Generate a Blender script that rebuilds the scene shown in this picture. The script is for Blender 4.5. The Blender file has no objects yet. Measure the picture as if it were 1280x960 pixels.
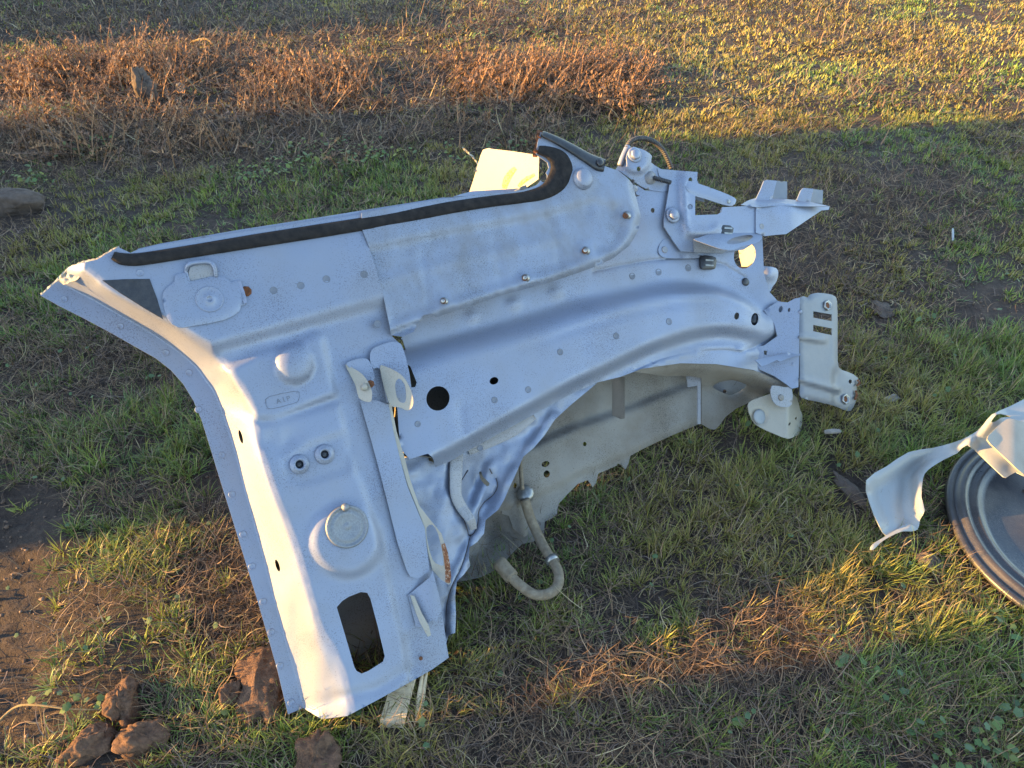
import bpy, math, random
import numpy as np
from mathutils import Vector, Matrix, noise as mnoise
from mathutils.geometry import delaunay_2d_cdt

random.seed(7)
RNG = np.random.default_rng(11)
scene = bpy.context.scene
COL = scene.collection

# ------------------------------------------------------------------ camera
CAM_H, PITCH, FOCAL = 1.5, math.radians(42), 962.0      # metres, radians, focal length for a 1280 px wide frame
cam_data = bpy.data.cameras.new('camera')
cam = bpy.data.objects.new('camera', cam_data)
COL.objects.link(cam)
cam.location = (0, 0, CAM_H)
cam.rotation_euler = (math.pi / 2 - PITCH, 0, 0)
cam_data.sensor_width = 36.0
cam_data.lens = 36.0 * FOCAL / 1280.0
cam_data.clip_start, cam_data.clip_end = 0.02, 800.0
scene.camera = cam

# ------------------------------------------------------------------ sky, sun, exposure
SUN_EL, SUN_DRIFT = math.radians(12.0), 0.16             # low sun on the left; drift = dy/dx of the light on the ground
world = bpy.data.worlds.new('World')
scene.world = world
world.use_nodes = True
wn = world.node_tree.nodes
bg = wn['Background']
sky = wn.new('ShaderNodeTexSky')
sky.sky_type = 'NISHITA'
sky.sun_disc = False
sky.sun_elevation = SUN_EL
light_dir = Vector((1, SUN_DRIFT, 0)).normalized() * math.cos(SUN_EL) + Vector((0, 0, -math.sin(SUN_EL)))
sky.sun_rotation = math.atan2(-light_dir.x, -light_dir.y)
sky.air_density, sky.dust_density, sky.ozone_density = 1.0, 0.5, 1.1
world.node_tree.links.new(sky.outputs[0], bg.inputs[0])
bg.inputs[1].default_value = 0.15
sun_data = bpy.data.lights.new('sun', 'SUN')
sun_data.energy = 4.6
sun_data.angle = math.radians(0.55)
sun_data.color = (1.0, 0.56, 0.15)
sun = bpy.data.objects.new('sun', sun_data)
COL.objects.link(sun)
sun.location = (-6, 0, 4)
sun.rotation_euler = light_dir.to_track_quat('-Z', 'Y').to_euler()
scene.view_settings.view_transform = 'Standard'
scene.view_settings.look = 'None'
scene.view_settings.exposure = 2.45
scene.view_settings.gamma = 1.0
scene.view_settings.use_curve_mapping = False

# ------------------------------------------------------------------ materials
def new_mat(name):
    m = bpy.data.materials.new(name)
    m.use_nodes = True
    nt = m.node_tree
    return m, nt, nt.nodes, nt.links, nt.nodes['Principled BSDF']

def ramp(nodes, stops):
    r = nodes.new('ShaderNodeValToRGB')
    e = r.color_ramp.elements
    while len(e) < len(stops):
        e.new(0.5)
    for i, (p, c) in enumerate(stops):
        e[i].position = p
        e[i].color = (c[0], c[1], c[2], 1)
    return r

def noise(nodes, links, scale, detail=4, rough=0.6, coord='Object', dist=0.0):
    tc = nodes.new('ShaderNodeTexCoord')
    n = nodes.new('ShaderNodeTexNoise')
    n.inputs['Scale'].default_value = scale
    n.inputs['Detail'].default_value = detail
    n.inputs['Roughness'].default_value = rough
    n.inputs['Distortion'].default_value = dist
    links.new(tc.outputs[coord], n.inputs['Vector'])
    return n

def mixc(nodes, links, fac, a, b, blend='MIX'):
    m = nodes.new('ShaderNodeMix')
    m.data_type = 'RGBA'
    m.blend_type = blend
    for sock, v in ((m.inputs['Factor'], fac), (m.inputs[6], a), (m.inputs[7], b)):
        if hasattr(v, 'is_output') or hasattr(v, 'links'):
            links.new(v, sock)
        elif isinstance(v, (int, float)):
            sock.default_value = v
        else:
            sock.default_value = (v[0], v[1], v[2], 1)
    return m.outputs[2]

def paint_mat(name, base, dirt, dirt_amt=0.5, speck=0.5, metallic=0.35, rough=0.42, dust=(0.45, 0.42, 0.38), bump=0.05, stretch=None):
    """car body paint: uneven dust film, fine dark specks, slight orange peel"""
    m, nt, N, L, P = new_mat(name)
    n1 = noise(N, L, 7, 5, 0.62)
    if stretch:                                            # runs down the sheet: coordinates squeezed along its slope
        mp = N.new('ShaderNodeMapping'); mp.inputs['Scale'].default_value = stretch
        n1.inputs['Scale'].default_value = 1.0
        tcs = N.new('ShaderNodeTexCoord'); L.new(tcs.outputs['Object'], mp.inputs[0]); L.new(mp.outputs[0], n1.inputs['Vector'])
    r1 = ramp(N, [(0.42, (0, 0, 0)), (0.72, (1, 1, 1))])
    L.new(n1.outputs[0], r1.inputs[0])
    mul = N.new('ShaderNodeMath'); mul.operation = 'MULTIPLY'
    mul.inputs[1].default_value = dirt_amt
    L.new(r1.outputs[0], mul.inputs[0])
    c = mixc(N, L, mul.outputs[0], base, dust)
    n2 = noise(N, L, 420, 3, 0.7)
    n2b = noise(N, L, 9, 3, 0.5)
    add = N.new('ShaderNodeMath'); add.operation = 'MULTIPLY_ADD'
    add.inputs[1].default_value = 0.35
    L.new(n2b.outputs[0], add.inputs[0]); L.new(n2.outputs[0], add.inputs[2])
    r2 = ramp(N, [(0.73, (0, 0, 0)), (0.86, (1, 1, 1))])
    L.new(add.outputs[0], r2.inputs[0])
    mul2 = N.new('ShaderNodeMath'); mul2.operation = 'MULTIPLY'
    mul2.inputs[1].default_value = speck
    L.new(r2.outputs[0], mul2.inputs[0])
    c = mixc(N, L, mul2.outputs[0], c, dirt)
    L.new(c, P.inputs['Base Color'])
    P.inputs['Metallic'].default_value = metallic
    rr = ramp(N, [(0.3, (rough,) * 3), (0.75, (min(1, rough + 0.25),) * 3)])
    L.new(n1.outputs[0], rr.inputs[0])
    L.new(rr.outputs[0], P.inputs['Roughness'])
    b = N.new('ShaderNodeBump'); b.inputs['Strength'].default_value = bump; b.inputs['Distance'].default_value = 0.002
    n3 = noise(N, L, 160, 3, 0.6)
    L.new(n3.outputs[0], b.inputs['Height']); L.new(b.outputs[0], P.inputs['Normal'])
    return m

def plain_mat(name, base, var, scale=30, rough=0.6, metallic=0.0, bump=0.2, bscale=None):
    m, nt, N, L, P = new_mat(name)
    n1 = noise(N, L, scale, 5, 0.65)
    r1 = ramp(N, [(0.35, base), (0.7, var)])
    L.new(n1.outputs[0], r1.inputs[0]); L.new(r1.outputs[0], P.inputs['Base Color'])
    P.inputs['Roughness'].default_value = rough
    P.inputs['Metallic'].default_value = metallic
    if metallic == 0 and rough > 0.7: P.inputs['Specular IOR Level'].default_value = 0.2
    b = N.new('ShaderNodeBump'); b.inputs['Strength'].default_value = bump; b.inputs['Distance'].default_value = 0.004
    n3 = noise(N, L, bscale or scale * 4, 5, 0.65)
    L.new(n3.outputs[0], b.inputs['Height']); L.new(b.outputs[0], P.inputs['Normal'])
    return m

M = {}
M['silver'] = paint_mat('silver_paint', (0.215, 0.240, 0.310), (0.064, 0.064, 0.088), 0.35, 0.6, 0.35, 0.40, (0.224, 0.216, 0.216))
M['silver_streak'] = paint_mat('silver_paint_streaked', (0.210, 0.234, 0.298), (0.072, 0.080, 0.088), 0.65, 0.75, 0.3, 0.45, (0.168, 0.160, 0.164), 0.05, (14, 14, 2.2))
M['silver_dirty'] = paint_mat('silver_paint_dusty', (0.232, 0.232, 0.248), (0.080, 0.072, 0.064), 0.75, 0.7, 0.2, 0.5, (0.272, 0.248, 0.224))
M['grey_under'] = paint_mat('dusty_inner_metal', (0.208, 0.188, 0.164), (0.056, 0.044, 0.036), 0.8, 0.8, 0.1, 0.65, (0.152, 0.124, 0.096), 0.15)
M['cream'] = paint_mat('cream_primer', (0.288, 0.264, 0.217), (0.180, 0.141, 0.110), 0.3, 0.4, 0.0, 0.5)
M['white'] = paint_mat('white_plastic', (0.256, 0.272, 0.280), (0.160, 0.144, 0.136), 0.25, 0.3, 0.0, 0.38, (0.216, 0.204, 0.188))
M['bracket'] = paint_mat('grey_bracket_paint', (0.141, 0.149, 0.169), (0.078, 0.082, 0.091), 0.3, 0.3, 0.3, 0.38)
M['rubber'] = plain_mat('black_rubber', (0.012, 0.011, 0.012), (0.030, 0.025, 0.023), 60, 0.9, 0, 0.4)
M['pad'] = plain_mat('black_foam_pad', (0.035, 0.037, 0.045), (0.055, 0.055, 0.06), 80, 0.85, 0, 0.3, 500)
M['black'] = plain_mat('black_plastic', (0.012, 0.012, 0.015), (0.03, 0.03, 0.035), 50, 0.4, 0, 0.1)
M['weld_spot'] = paint_mat('dull_weld_spot', (0.155, 0.168, 0.205), (0.07, 0.07, 0.08), 0.6, 0.5, 0.3, 0.5, (0.13, 0.13, 0.14))
M['rust'] = plain_mat('rust', (0.20, 0.065, 0.02), (0.07, 0.03, 0.015), 220, 0.85, 0.1, 0.6)
M['zinc'] = plain_mat('zinc_plating', (0.336, 0.336, 0.336), (0.240, 0.232, 0.216), 90, 0.38, 0.8, 0.1)
M['aluminium'] = plain_mat('stamped_metal_cap', (0.240, 0.248, 0.264), (0.160, 0.168, 0.184), 300, 0.5, 0.6, 0.3)
M['hose'] = plain_mat('dirty_hose_rubber', (0.22, 0.18, 0.13), (0.13, 0.10, 0.07), 70, 0.8, 0, 0.3)
M['conduit'] = plain_mat('black_corrugated_conduit', (0.02, 0.02, 0.022), (0.06, 0.05, 0.045), 70, 0.5, 0, 0.2)
M['crayon'] = plain_mat('yellow_crayon', (0.75, 0.60, 0.02), (0.70, 0.66, 0.25), 260, 0.8, 0, 0.1)
M['seal'] = plain_mat('dark_seam_sealant', (0.06, 0.055, 0.06), (0.10, 0.09, 0.09), 90, 0.8, 0, 0.2)
M['greyseal'] = paint_mat('grey_seam_sealer', (0.288, 0.280, 0.288), (0.096, 0.088, 0.088), 0.6, 0.8, 0.0, 0.7, (0.224, 0.216, 0.216), 0.5)
M['dish'] = paint_mat('dark_grey_plastic_dusty', (0.022, 0.022, 0.028), (0.16, 0.145, 0.13), 0.9, 0.35, 0.0, 0.22, (0.062, 0.052, 0.047), 0.15)
M['pad_dirty'] = paint_mat('stained_cream_pad', (0.27, 0.24, 0.20), (0.12, 0.09, 0.07), 0.8, 0.4, 0.0, 0.55, (0.19, 0.155, 0.125))
M['straw'] = plain_mat('dry_straw', (0.26, 0.19, 0.10), (0.17, 0.12, 0.06), 60, 0.85, 0, 0.3)
M['clod'] = plain_mat('dry_earth', (0.16, 0.092, 0.058), (0.065, 0.038, 0.027), 70, 0.95, 0, 1.0, 160)
M['stone'] = plain_mat('grey_brown_stone', (0.12, 0.092, 0.075), (0.065, 0.05, 0.043), 30, 0.9, 0, 0.7)
M['wood'] = plain_mat('pale_split_wood', (0.55, 0.44, 0.29), (0.40, 0.30, 0.19), 40, 0.8, 0, 0.6)
M['board'] = plain_mat('shade_fence_board', (0.20, 0.17, 0.14), (0.12, 0.10, 0.085), 18, 0.9, 0, 0.5)
M['chip'] = plain_mat('pale_chip', (0.26, 0.23, 0.20), (0.17, 0.145, 0.125), 60, 0.9, 0, 0.4)

def leaf_mat(name, rough=0.6, trans=0.35):
    m, nt, N, L, P = new_mat(name)
    a = N.new('ShaderNodeAttribute'); a.attribute_name = 'tint'
    L.new(a.outputs[0], P.inputs['Base Color'])
    P.inputs['Roughness'].default_value = rough
    P.inputs['Specular IOR Level'].default_value = 0.3
    t = N.new('ShaderNodeBsdfTranslucent')
    L.new(a.outputs[0], t.inputs[0])
    mx = N.new('ShaderNodeMixShader'); mx.inputs[0].default_value = trans
    L.new(P.outputs[0], mx.inputs[1]); L.new(t.outputs[0], mx.inputs[2])
    L.new(mx.outputs[0], N['Material Output'].inputs[0])
    return m
M['blade'] = leaf_mat('grass_blade', 0.45, 0.22)
M['stem'] = leaf_mat('dead_stem', 0.85, 0.08)
M['leaf'] = leaf_mat('broad_leaf', 0.5, 0.25)

def rusty_mat():
    m, nt, N, L, P = new_mat('rust_eaten_cream_paint')
    n1 = noise(N, L, 190, 5, 0.75)
    r1 = ramp(N, [(0.42, (0.10, 0.035, 0.014)), (0.50, (0.24, 0.085, 0.03)), (0.56, (0.20, 0.10, 0.05)), (0.62, (0.40, 0.37, 0.30))])
    L.new(n1.outputs[0], r1.inputs[0]); L.new(r1.outputs[0], P.inputs['Base Color'])
    P.inputs['Roughness'].default_value = 0.85
    b = N.new('ShaderNodeBump'); b.inputs['Strength'].default_value = 0.7; b.inputs['Distance'].default_value = 0.003
    L.new(n1.outputs[0], b.inputs['Height']); L.new(b.outputs[0], P.inputs['Normal'])
    return m
M['rusty_cream'] = rusty_mat()

def soil_mat():
    m, nt, N, L, P = new_mat('bare_soil')
    n1 = noise(N, L, 2.2, 6, 0.65); n2 = noise(N, L, 38, 6, 0.7); n3 = noise(N, L, 220, 4, 0.7)
    r1 = ramp(N, [(0.3, (0.028, 0.019, 0.015)), (0.55, (0.055, 0.037, 0.028)), (0.75, (0.11, 0.078, 0.058))])
    L.new(n2.outputs[0], r1.inputs[0])
    r2 = ramp(N, [(0.4, (0.75, 0.72, 0.70)), (0.65, (1.15, 1.1, 1.05))])
    L.new(n1.outputs[0], r2.inputs[0])
    c = mixc(N, L, 1.0, r1.outputs[0], r2.outputs[0], 'MULTIPLY')
    L.new(c, P.inputs['Base Color'])
    P.inputs['Roughness'].default_value = 0.95
    b1 = N.new('ShaderNodeBump'); b1.inputs['Strength'].default_value = 0.9; b1.inputs['Distance'].default_value = 0.02
    L.new(n2.outputs[0], b1.inputs['Height'])
    b2 = N.new('ShaderNodeBump'); b2.inputs['Strength'].default_value = 0.7; b2.inputs['Distance'].default_value = 0.006
    L.new(n3.outputs[0], b2.inputs['Height']); L.new(b1.outputs[0], b2.inputs['Normal'])
    L.new(b2.outputs[0], P.inputs['Normal'])
    return m
M['soil'] = soil_mat()

# ------------------------------------------------------------------ helpers
def tag(o, label=None, cat=None, group=None, kind=None):
    if label: o['label'] = label
    if cat: o['category'] = cat
    if group: o['group'] = group
    if kind: o['kind'] = kind
    return o

def empty(name, loc, label, cat, group=None):
    o = bpy.data.objects.new(name, None)
    o.empty_display_size = 0.05
    COL.objects.link(o)
    o.location = loc
    return tag(o, label, cat, group)

def root_of(o):
    off = Vector((0, 0, 0))
    while o is not None:
        off += o.location
        o = o.parent
    return off

def link_mesh(name, verts, faces, mat, parent=None, smooth=True, flat_from=None):
    """verts are world coordinates; they are stored relative to the parent's origin"""
    off = root_of(parent) if parent else Vector((0, 0, 0))
    V = np.asarray(verts, float) - np.array(off)
    me = bpy.data.meshes.new(name)
    me.from_pydata(V.tolist(), [], [tuple(map(int, f)) for f in faces])
    sm = np.ones(len(me.polygons), bool) if smooth else np.zeros(len(me.polygons), bool)
    if flat_from is not None:
        sm[flat_from:] = False
    me.polygons.foreach_set('use_smooth', sm)
    me.materials.append(mat)
    me.update()
    o = bpy.data.objects.new(name, me)
    COL.objects.link(o)
    if parent:
        o.parent = parent
    return o

def ray(px, py):
    x = (np.asarray(px, float) - 640) / FOCAL
    y = (np.asarray(py, float) - 480) / FOCAL
    c, s = math.cos(PITCH), math.sin(PITCH)
    return np.stack([x, c - y * s, -s - y * c], -1)

class Frame:
    """a tilted datum plane; at(px, py, n) is the traced point standing n metres proud of it"""
    def __init__(self, normal, dist):
        self.N = np.array(normal, float) / np.linalg.norm(normal)
        self.dist = dist
        u = np.cross([0, 0, 1.0], self.N)
        if np.linalg.norm(u) < 1e-6: u = np.array([1.0, 0, 0])
        self.U = u / np.linalg.norm(u)
        self.V = np.cross(self.N, self.U)
    def at(self, px, py, n=0.0):
        d = ray(px, py)
        t = (-self.dist + np.asarray(n, float)) / (d @ self.N)
        return np.array([0, 0, CAM_H]) + d * np.asarray(t)[..., None]
    def n_for_z(self, px, py, z):
        d = ray(px, py)
        return self.dist + (z - CAM_H) / d[..., 2] * (d @ self.N)
    def mpp(self, px, py, n=0.0):
        a = self.at(px, py, n)
        return 0.5 * (np.linalg.norm(self.at(px + 1, py, n) - a) + np.linalg.norm(self.at(px, py + 1, n) - a))

PAN = Frame((0.40, -0.60, 0.69), 1.53)       # outer face of the leaning body section
GROUND = Frame((0, 0, 1), CAM_H)
def G(px, py, z=0.0):
    return GROUND.at(px, py, z)

def sstep(a, b, x):
    t = np.clip((x - a) / (b - a), 0, 1)
    return t * t * (3 - 2 * t)

def catmull(pts, closed=False, n=4):
    P = np.asarray(pts, float)
    out = []
    L = len(P)
    rng = range(L if closed else L - 1)
    for i in rng:
        if closed:
            a, b, c, d = P[i - 1], P[i], P[(i + 1) % L], P[(i + 2) % L]
        else:
            a, b, c, d = P[max(i - 1, 0)], P[i], P[i + 1], P[min(i + 2, L - 1)]
        for k in range(n):
            t = k / n
            out.append(0.5 * ((2 * b) + (-a + c) * t + (2 * a - 5 * b + 4 * c - d) * t * t + (-a + 3 * b - 3 * c + d) * t ** 3))
    if not closed:
        out.append(P[-1])
    return np.array(out)

def resample(poly, step, closed=True):
    P = np.asarray(poly, float)
    Q = np.vstack([P, P[:1]]) if closed else P
    out = []
    for a, b in zip(Q[:-1], Q[1:]):
        n = max(1, int(math.ceil(np.linalg.norm(b - a) / step)))
        for k in range(n):
            out.append(a + (b - a) * k / n)
    if not closed:
        out.append(Q[-1])
    return np.array(out)

def inside(poly, X, Y):
    P = np.asarray(poly, float)
    r = np.zeros(np.shape(X), bool)
    j = len(P) - 1
    for i in range(len(P)):
        xi, yi = P[i]; xj, yj = P[j]
        c = ((yi > Y) != (yj > Y)) & (X < (xj - xi) * (Y - yi) / (yj - yi + 1e-12) + xi)
        r ^= c
        j = i
    return r

def pdist(line, X, Y, closed=False):
    P = np.asarray(line, float)
    Q = np.vstack([P, P[:1]]) if closed else P
    best = np.full(np.shape(X), 1e9)
    for a, b in zip(Q[:-1], Q[1:]):
        ab = b - a
        t = np.clip(((X - a[0]) * ab[0] + (Y - a[1]) * ab[1]) / (ab @ ab + 1e-9), 0, 1)
        best = np.minimum(best, np.hypot(X - a[0] - t * ab[0], Y - a[1] - t * ab[1]))
    return best

def sdf(poly, X, Y):
    d = pdist(poly, X, Y, True)
    return np.where(inside(poly, X, Y), d, -d)

def pad_h(poly, w, h, X, Y):
    return h * sstep(-w, w, sdf(poly, X, Y))

def circle(cx, cy, rx, ry=None, rot=0.0, n=20):
    ry = ry or rx
    a = np.linspace(0, 2 * math.pi, n, endpoint=False)
    x, y = rx * np.cos(a), ry * np.sin(a)
    c, s = math.cos(rot), math.sin(rot)
    return np.stack([cx + x * c - y * s, cy + x * s + y * c], -1)

def sheet(name, outline, mat, parent, d=0.0, h=None, holes=(), res=6.0, th=0.0016, frame=PAN, lines=(), extra=None, hem=0.0):
    """pressed sheet-metal piece: outline and holes traced, relief h(x, y) in metres along the datum normal, real thickness"""
    O = resample(outline, res)
    HS = [resample(hh, min(res, 3.0)) for hh in holes]
    pts = [tuple(p) for p in O]
    edges = [(i, (i + 1) % len(O)) for i in range(len(O))]
    for hh in HS:
        k = len(pts)
        pts += [tuple(p) for p in hh]
        edges += [(k + i, k + (i + 1) % len(hh)) for i in range(len(hh))]
    for ln in lines:                                     # (polyline, half width): three constraint strands so a groove is crisp
        line, w = ln
        Pn = resample(line, res, False)
        T = np.gradient(Pn, axis=0); T /= np.linalg.norm(T, axis=1)[:, None] + 1e-9
        Nn = np.stack([-T[:, 1], T[:, 0]], -1)
        for o in (-w, 0, w):
            Q = Pn + Nn * o
            ok = inside(O, Q[:, 0], Q[:, 1]) & (pdist(O, Q[:, 0], Q[:, 1], True) > 1.0)
            pts += [tuple(q) for q in Q[ok]]
    lo, hi = O.min(0), O.max(0)
    gx, gy = np.meshgrid(np.arange(lo[0], hi[0], res), np.arange(lo[1], hi[1], res))
    gx = gx + (np.arange(gx.shape[0]) % 2)[:, None] * res * 0.5
    gx, gy = gx.ravel(), gy.ravel()
    if extra is not None:
        gx = np.r_[gx, extra[:, 0]]; gy = np.r_[gy, extra[:, 1]]
    ok = inside(O, gx, gy) & (pdist(O, gx, gy, True) > 0.45 * res)
    for hh in HS:
        ok &= ~inside(hh, gx, gy) & (pdist(hh, gx, gy, True) > 1.0)
    for ln in lines:
        ok &= pdist(ln[0], gx, gy) > ln[1] + 1.2
    pts += list(zip(gx[ok], gy[ok]))
    vo, eo, fo, *_ = delaunay_2d_cdt([Vector(p) for p in pts], edges, [], 0, 1e-4)
    V = np.array([tuple(v) for v in vo])
    F = np.array([f for f in fo if len(f) == 3])
    Cn = V[F].mean(1)
    keep = inside(O, Cn[:, 0], Cn[:, 1])
    for hh in HS:
        keep &= ~inside(hh, Cn[:, 0], Cn[:, 1])
    F = F[keep]
    A = V[F]
    area = (A[:, 1, 0] - A[:, 0, 0]) * (A[:, 2, 1] - A[:, 0, 1]) - (A[:, 2, 0] - A[:, 0, 0]) * (A[:, 1, 1] - A[:, 0, 1])
    F = F[np.abs(area) > 1e-6]; area = area[np.abs(area) > 1e-6]
    F[area > 0] = F[area > 0][:, ::-1]                    # image y runs down: front faces look along +N
    X, Y = V[:, 0], V[:, 1]
    n = np.full(len(V), float(d)) + (h(X, Y) if h is not None else 0.0)
    if hem:                                               # outer edge rolled away from the viewer
        e = pdist(O, X, Y, True)
        n = n - hem * (1 - sstep(0, 7, e)) ** 2
    W = frame.at(X, Y, n)
    nv = len(W)
    B = W - frame.N * th
    faces = [tuple(f) for f in F] + [tuple(f[::-1] + nv) for f in F]
    # side walls on their own vertices
    ec = {}
    for f in F:
        for a, b in ((f[0], f[1]), (f[1], f[2]), (f[2], f[0])):
            ec[(a, b)] = ec.get((a, b), 0) + 1
    verts = np.vstack([W, B])
    side_v, side_f = [], []
    k = 2 * nv
    for (a, b) in ec:
        if (b, a) not in ec:
            side_v += [W[a], W[b], B[b], B[a]]
            side_f.append((k, k + 3, k + 2, k + 1)); k += 4
    ns = len(faces)
    if side_v:
        verts = np.vstack([verts, np.array(side_v)])
    return link_mesh(name, verts, faces + side_f, mat, parent, True, ns)

def lathe(name, px, py, n, prof, mat, parent, seg=20, frame=PAN, axis=None, center=None):
    """prof: list of (radius m, height m) along the axis, starting outside"""
    c = frame.at(px, py, n) if center is None else np.array(center)
    ax = frame.N if axis is None else np.array(axis, float) / np.linalg.norm(axis)
    t = np.cross([0, 0, 1.0], ax)
    if np.linalg.norm(t) < 1e-3: t = np.array([1.0, 0, 0])
    t /= np.linalg.norm(t); b = np.cross(ax, t)
    V, F = [], []
    a = np.linspace(0, 2 * math.pi, seg, endpoint=False)
    for r, hgt in prof:
        for x in a:
            V.append(c + ax * hgt + (t * math.cos(x) + b * math.sin(x)) * r)
    m = len(prof)
    for i in range(m - 1):
        for j in range(seg):
            k = (j + 1) % seg
            F.append((i * seg + j, i * seg + k, (i + 1) * seg + k, (i + 1) * seg + j))
    F.append(tuple((m - 1) * seg + j for j in range(seg)))
    F.append(tuple(j for j in reversed(range(seg))))
    return link_mesh(name, V, F, mat, parent, True)

def tube(name, P, r, mat, parent, seg=9, sub=5, ridges=0, smooth_path=True):
    P = catmull(P, False, sub) if smooth_path else np.asarray(P, float)
    if ridges:
        P = np.array([P[0] + 0 * P[0]] + list(P[1:]))
        L = np.r_[0, np.cumsum(np.linalg.norm(np.diff(P, axis=0), axis=1))]
        s = np.linspace(0, L[-1], ridges * 3)
        P = np.stack([np.interp(s, L, P[:, i]) for i in range(3)], -1)
    T = np.gradient(P, axis=0); T /= np.linalg.norm(T, axis=1)[:, None]
    ref = np.array([0.13, 0.21, 0.97])
    V, F = [], []
    a = np.linspace(0, 2 * math.pi, seg, endpoint=False)
    rr = np.full(len(P), r) if np.isscalar(r) else np.interp(np.linspace(0, 1, len(P)), np.linspace(0, 1, len(r)), r)
    for i, (p, t) in enumerate(zip(P, T)):
        u = np.cross(t, ref); u /= np.linalg.norm(u); w = np.cross(t, u)
        q = rr[i] * (1.0 if not ridges else (1.0 if i % 3 else 0.78))
        for x in a:
            V.append(p + (u * math.cos(x) + w * math.sin(x)) * q)
    for i in range(len(P) - 1):
        for j in range(seg):
            k = (j + 1) % seg
            F.append((i * seg + j, i * seg + k, (i + 1) * seg + k, (i + 1) * seg + j))
    F.append(tuple(reversed(range(seg))))
    F.append(tuple((len(P) - 1) * seg + j for j in range(seg)))
    return link_mesh(name, V, F, mat, parent, not ridges)

def loft_strip(name, line, halfw, h, mat, parent, n=0.0, frame=PAN):
    """rounded strip (seal, bead) laid along a traced line; halfw in px (number or list), n number or list"""
    L = catmull(line, False, 5)
    k = len(L)
    hw = np.full(k, halfw) if np.isscalar(halfw) else np.interp(np.linspace(0, 1, k), np.linspace(0, 1, len(halfw)), halfw)
    nn = np.full(k, n) if np.isscalar(n) else np.interp(np.linspace(0, 1, k), np.linspace(0, 1, len(n)), n)
    T = np.gradient(L, axis=0); T /= np.linalg.norm(T, axis=1)[:, None]
    Nn = np.stack([-T[:, 1], T[:, 0]], -1)
    prof = [(-1, -0.002), (-1, 0.55), (-0.8, 0.9), (-0.3, 1.0), (0.3, 1.0), (0.8, 0.9), (1, 0.55), (1, -0.002)]
    V, F = [], []
    for i in range(k):
        for (o, hh) in prof:
            q = L[i] + Nn[i] * o * hw[i]
            V.append(frame.at(q[0], q[1], nn[i] + hh * h))
    m = len(prof)
    for i in range(k - 1):
        for j in range(m - 1):
            F.append((i * m + j, i * m + j + 1, (i + 1) * m + j + 1, (i + 1) * m + j))
        F.append((i * m + m - 1, i * m, (i + 1) * m, (i + 1) * m + m - 1))
    F.append(tuple(range(m))); F.append(tuple((k - 1) * m + j for j in reversed(range(m))))
    return link_mesh(name, V, F, mat, parent, True)

# value noise for terrain and planting
_perm = np.random.default_rng(3).random((256, 256))
def vnoise(x, y):
    xi, yi = np.floor(x).astype(int), np.floor(y).astype(int)
    fx, fy = x - xi, y - yi
    fx = fx * fx * (3 - 2 * fx); fy = fy * fy * (3 - 2 * fy)
    g = lambda a, b: _perm[a & 255, b & 255]
    return (g(xi, yi) * (1 - fx) + g(xi + 1, yi) * fx) * (1 - fy) + (g(xi, yi + 1) * (1 - fx) + g(xi + 1, yi + 1) * fx) * fy
def fbm(x, y, s, o=4):
    r = 0; a = 0.5; t = 0
    for k in range(o):
        r = r + a * vnoise(x * s + 17.3 * k, y * s + 5.1 * k); t += a; a *= 0.55; s *= 2.03
    return r / t

TRACK = np.array([G(*p)[:2] for p in ((-160, 600), (40, 610), (50, 700), (48, 800), (52, 900), (30, 1000), (-260, 1000))])
def terrain(x, y):
    z = (fbm(x, y, 1.1, 3) - 0.5) * 0.05 + (fbm(x + 9, y, 7.0, 3) - 0.5) * 0.03
    tr = sstep(-0.08, 0.05, sdf(TRACK, x, y)) if np.size(x) > 1 else sstep(-0.08, 0.05, sdf(TRACK, np.array([x]), np.array([y])))
    ridge = np.sin((x * 0.55 + y * 1.0) * 95 + 4 * fbm(x, y, 6, 2)) * 0.007 + (fbm(x, y, 14, 2) - 0.5) * 0.02
    z = z * (1 - 0.6 * tr) + tr * (ridge - 0.005)
    return z - 0.004
def tz(x, y):
    return float(np.ravel(terrain(np.array([x], float), np.array([y], float)))[0])

# ------------------------------------------------------------------ ground
def make_ground():
    xs = np.r_[-260, -120, -60, -30, -16, -9, -6.5, np.arange(-5, -1.8, 0.05), np.arange(-1.8, 1.9, 0.022), np.arange(1.9, 5, 0.05), 6.5, 9, 16, 30, 60, 120, 260]
    ys = np.r_[-160, -60, -25, -10, -4, -2, -1, np.arange(-0.4, 2.0, 0.022), np.arange(2.0, 8, 0.05), 9, 11, 15, 22, 35, 60, 120, 260]
    X, Y = np.meshgrid(xs, ys)
    Z = terrain(X.ravel(), Y.ravel())
    nx, ny = len(xs), len(ys)
    V = np.stack([X.ravel(), Y.ravel(), Z], -1)
    i = np.arange(nx * ny).reshape(ny, nx)
    F = np.stack([i[:-1, :-1], i[:-1, 1:], i[1:, 1:], i[1:, :-1]], -1).reshape(-1, 4)
    o = link_mesh('ground', V, F, M['soil'])
    return tag(o, 'dark bare soil showing between the grass', 'ground', kind='structure')
make_ground()

# ------------------------------------------------------------------ the cut-off front body section
b0 = G(500, 905)
body = empty('car_body_section', (float(b0[0]), float(b0[1]), 0.0),
             'cut silver front body section of a car with hinge pillar and arched fender apron', 'car part')
FLANGE = -0.075

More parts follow.
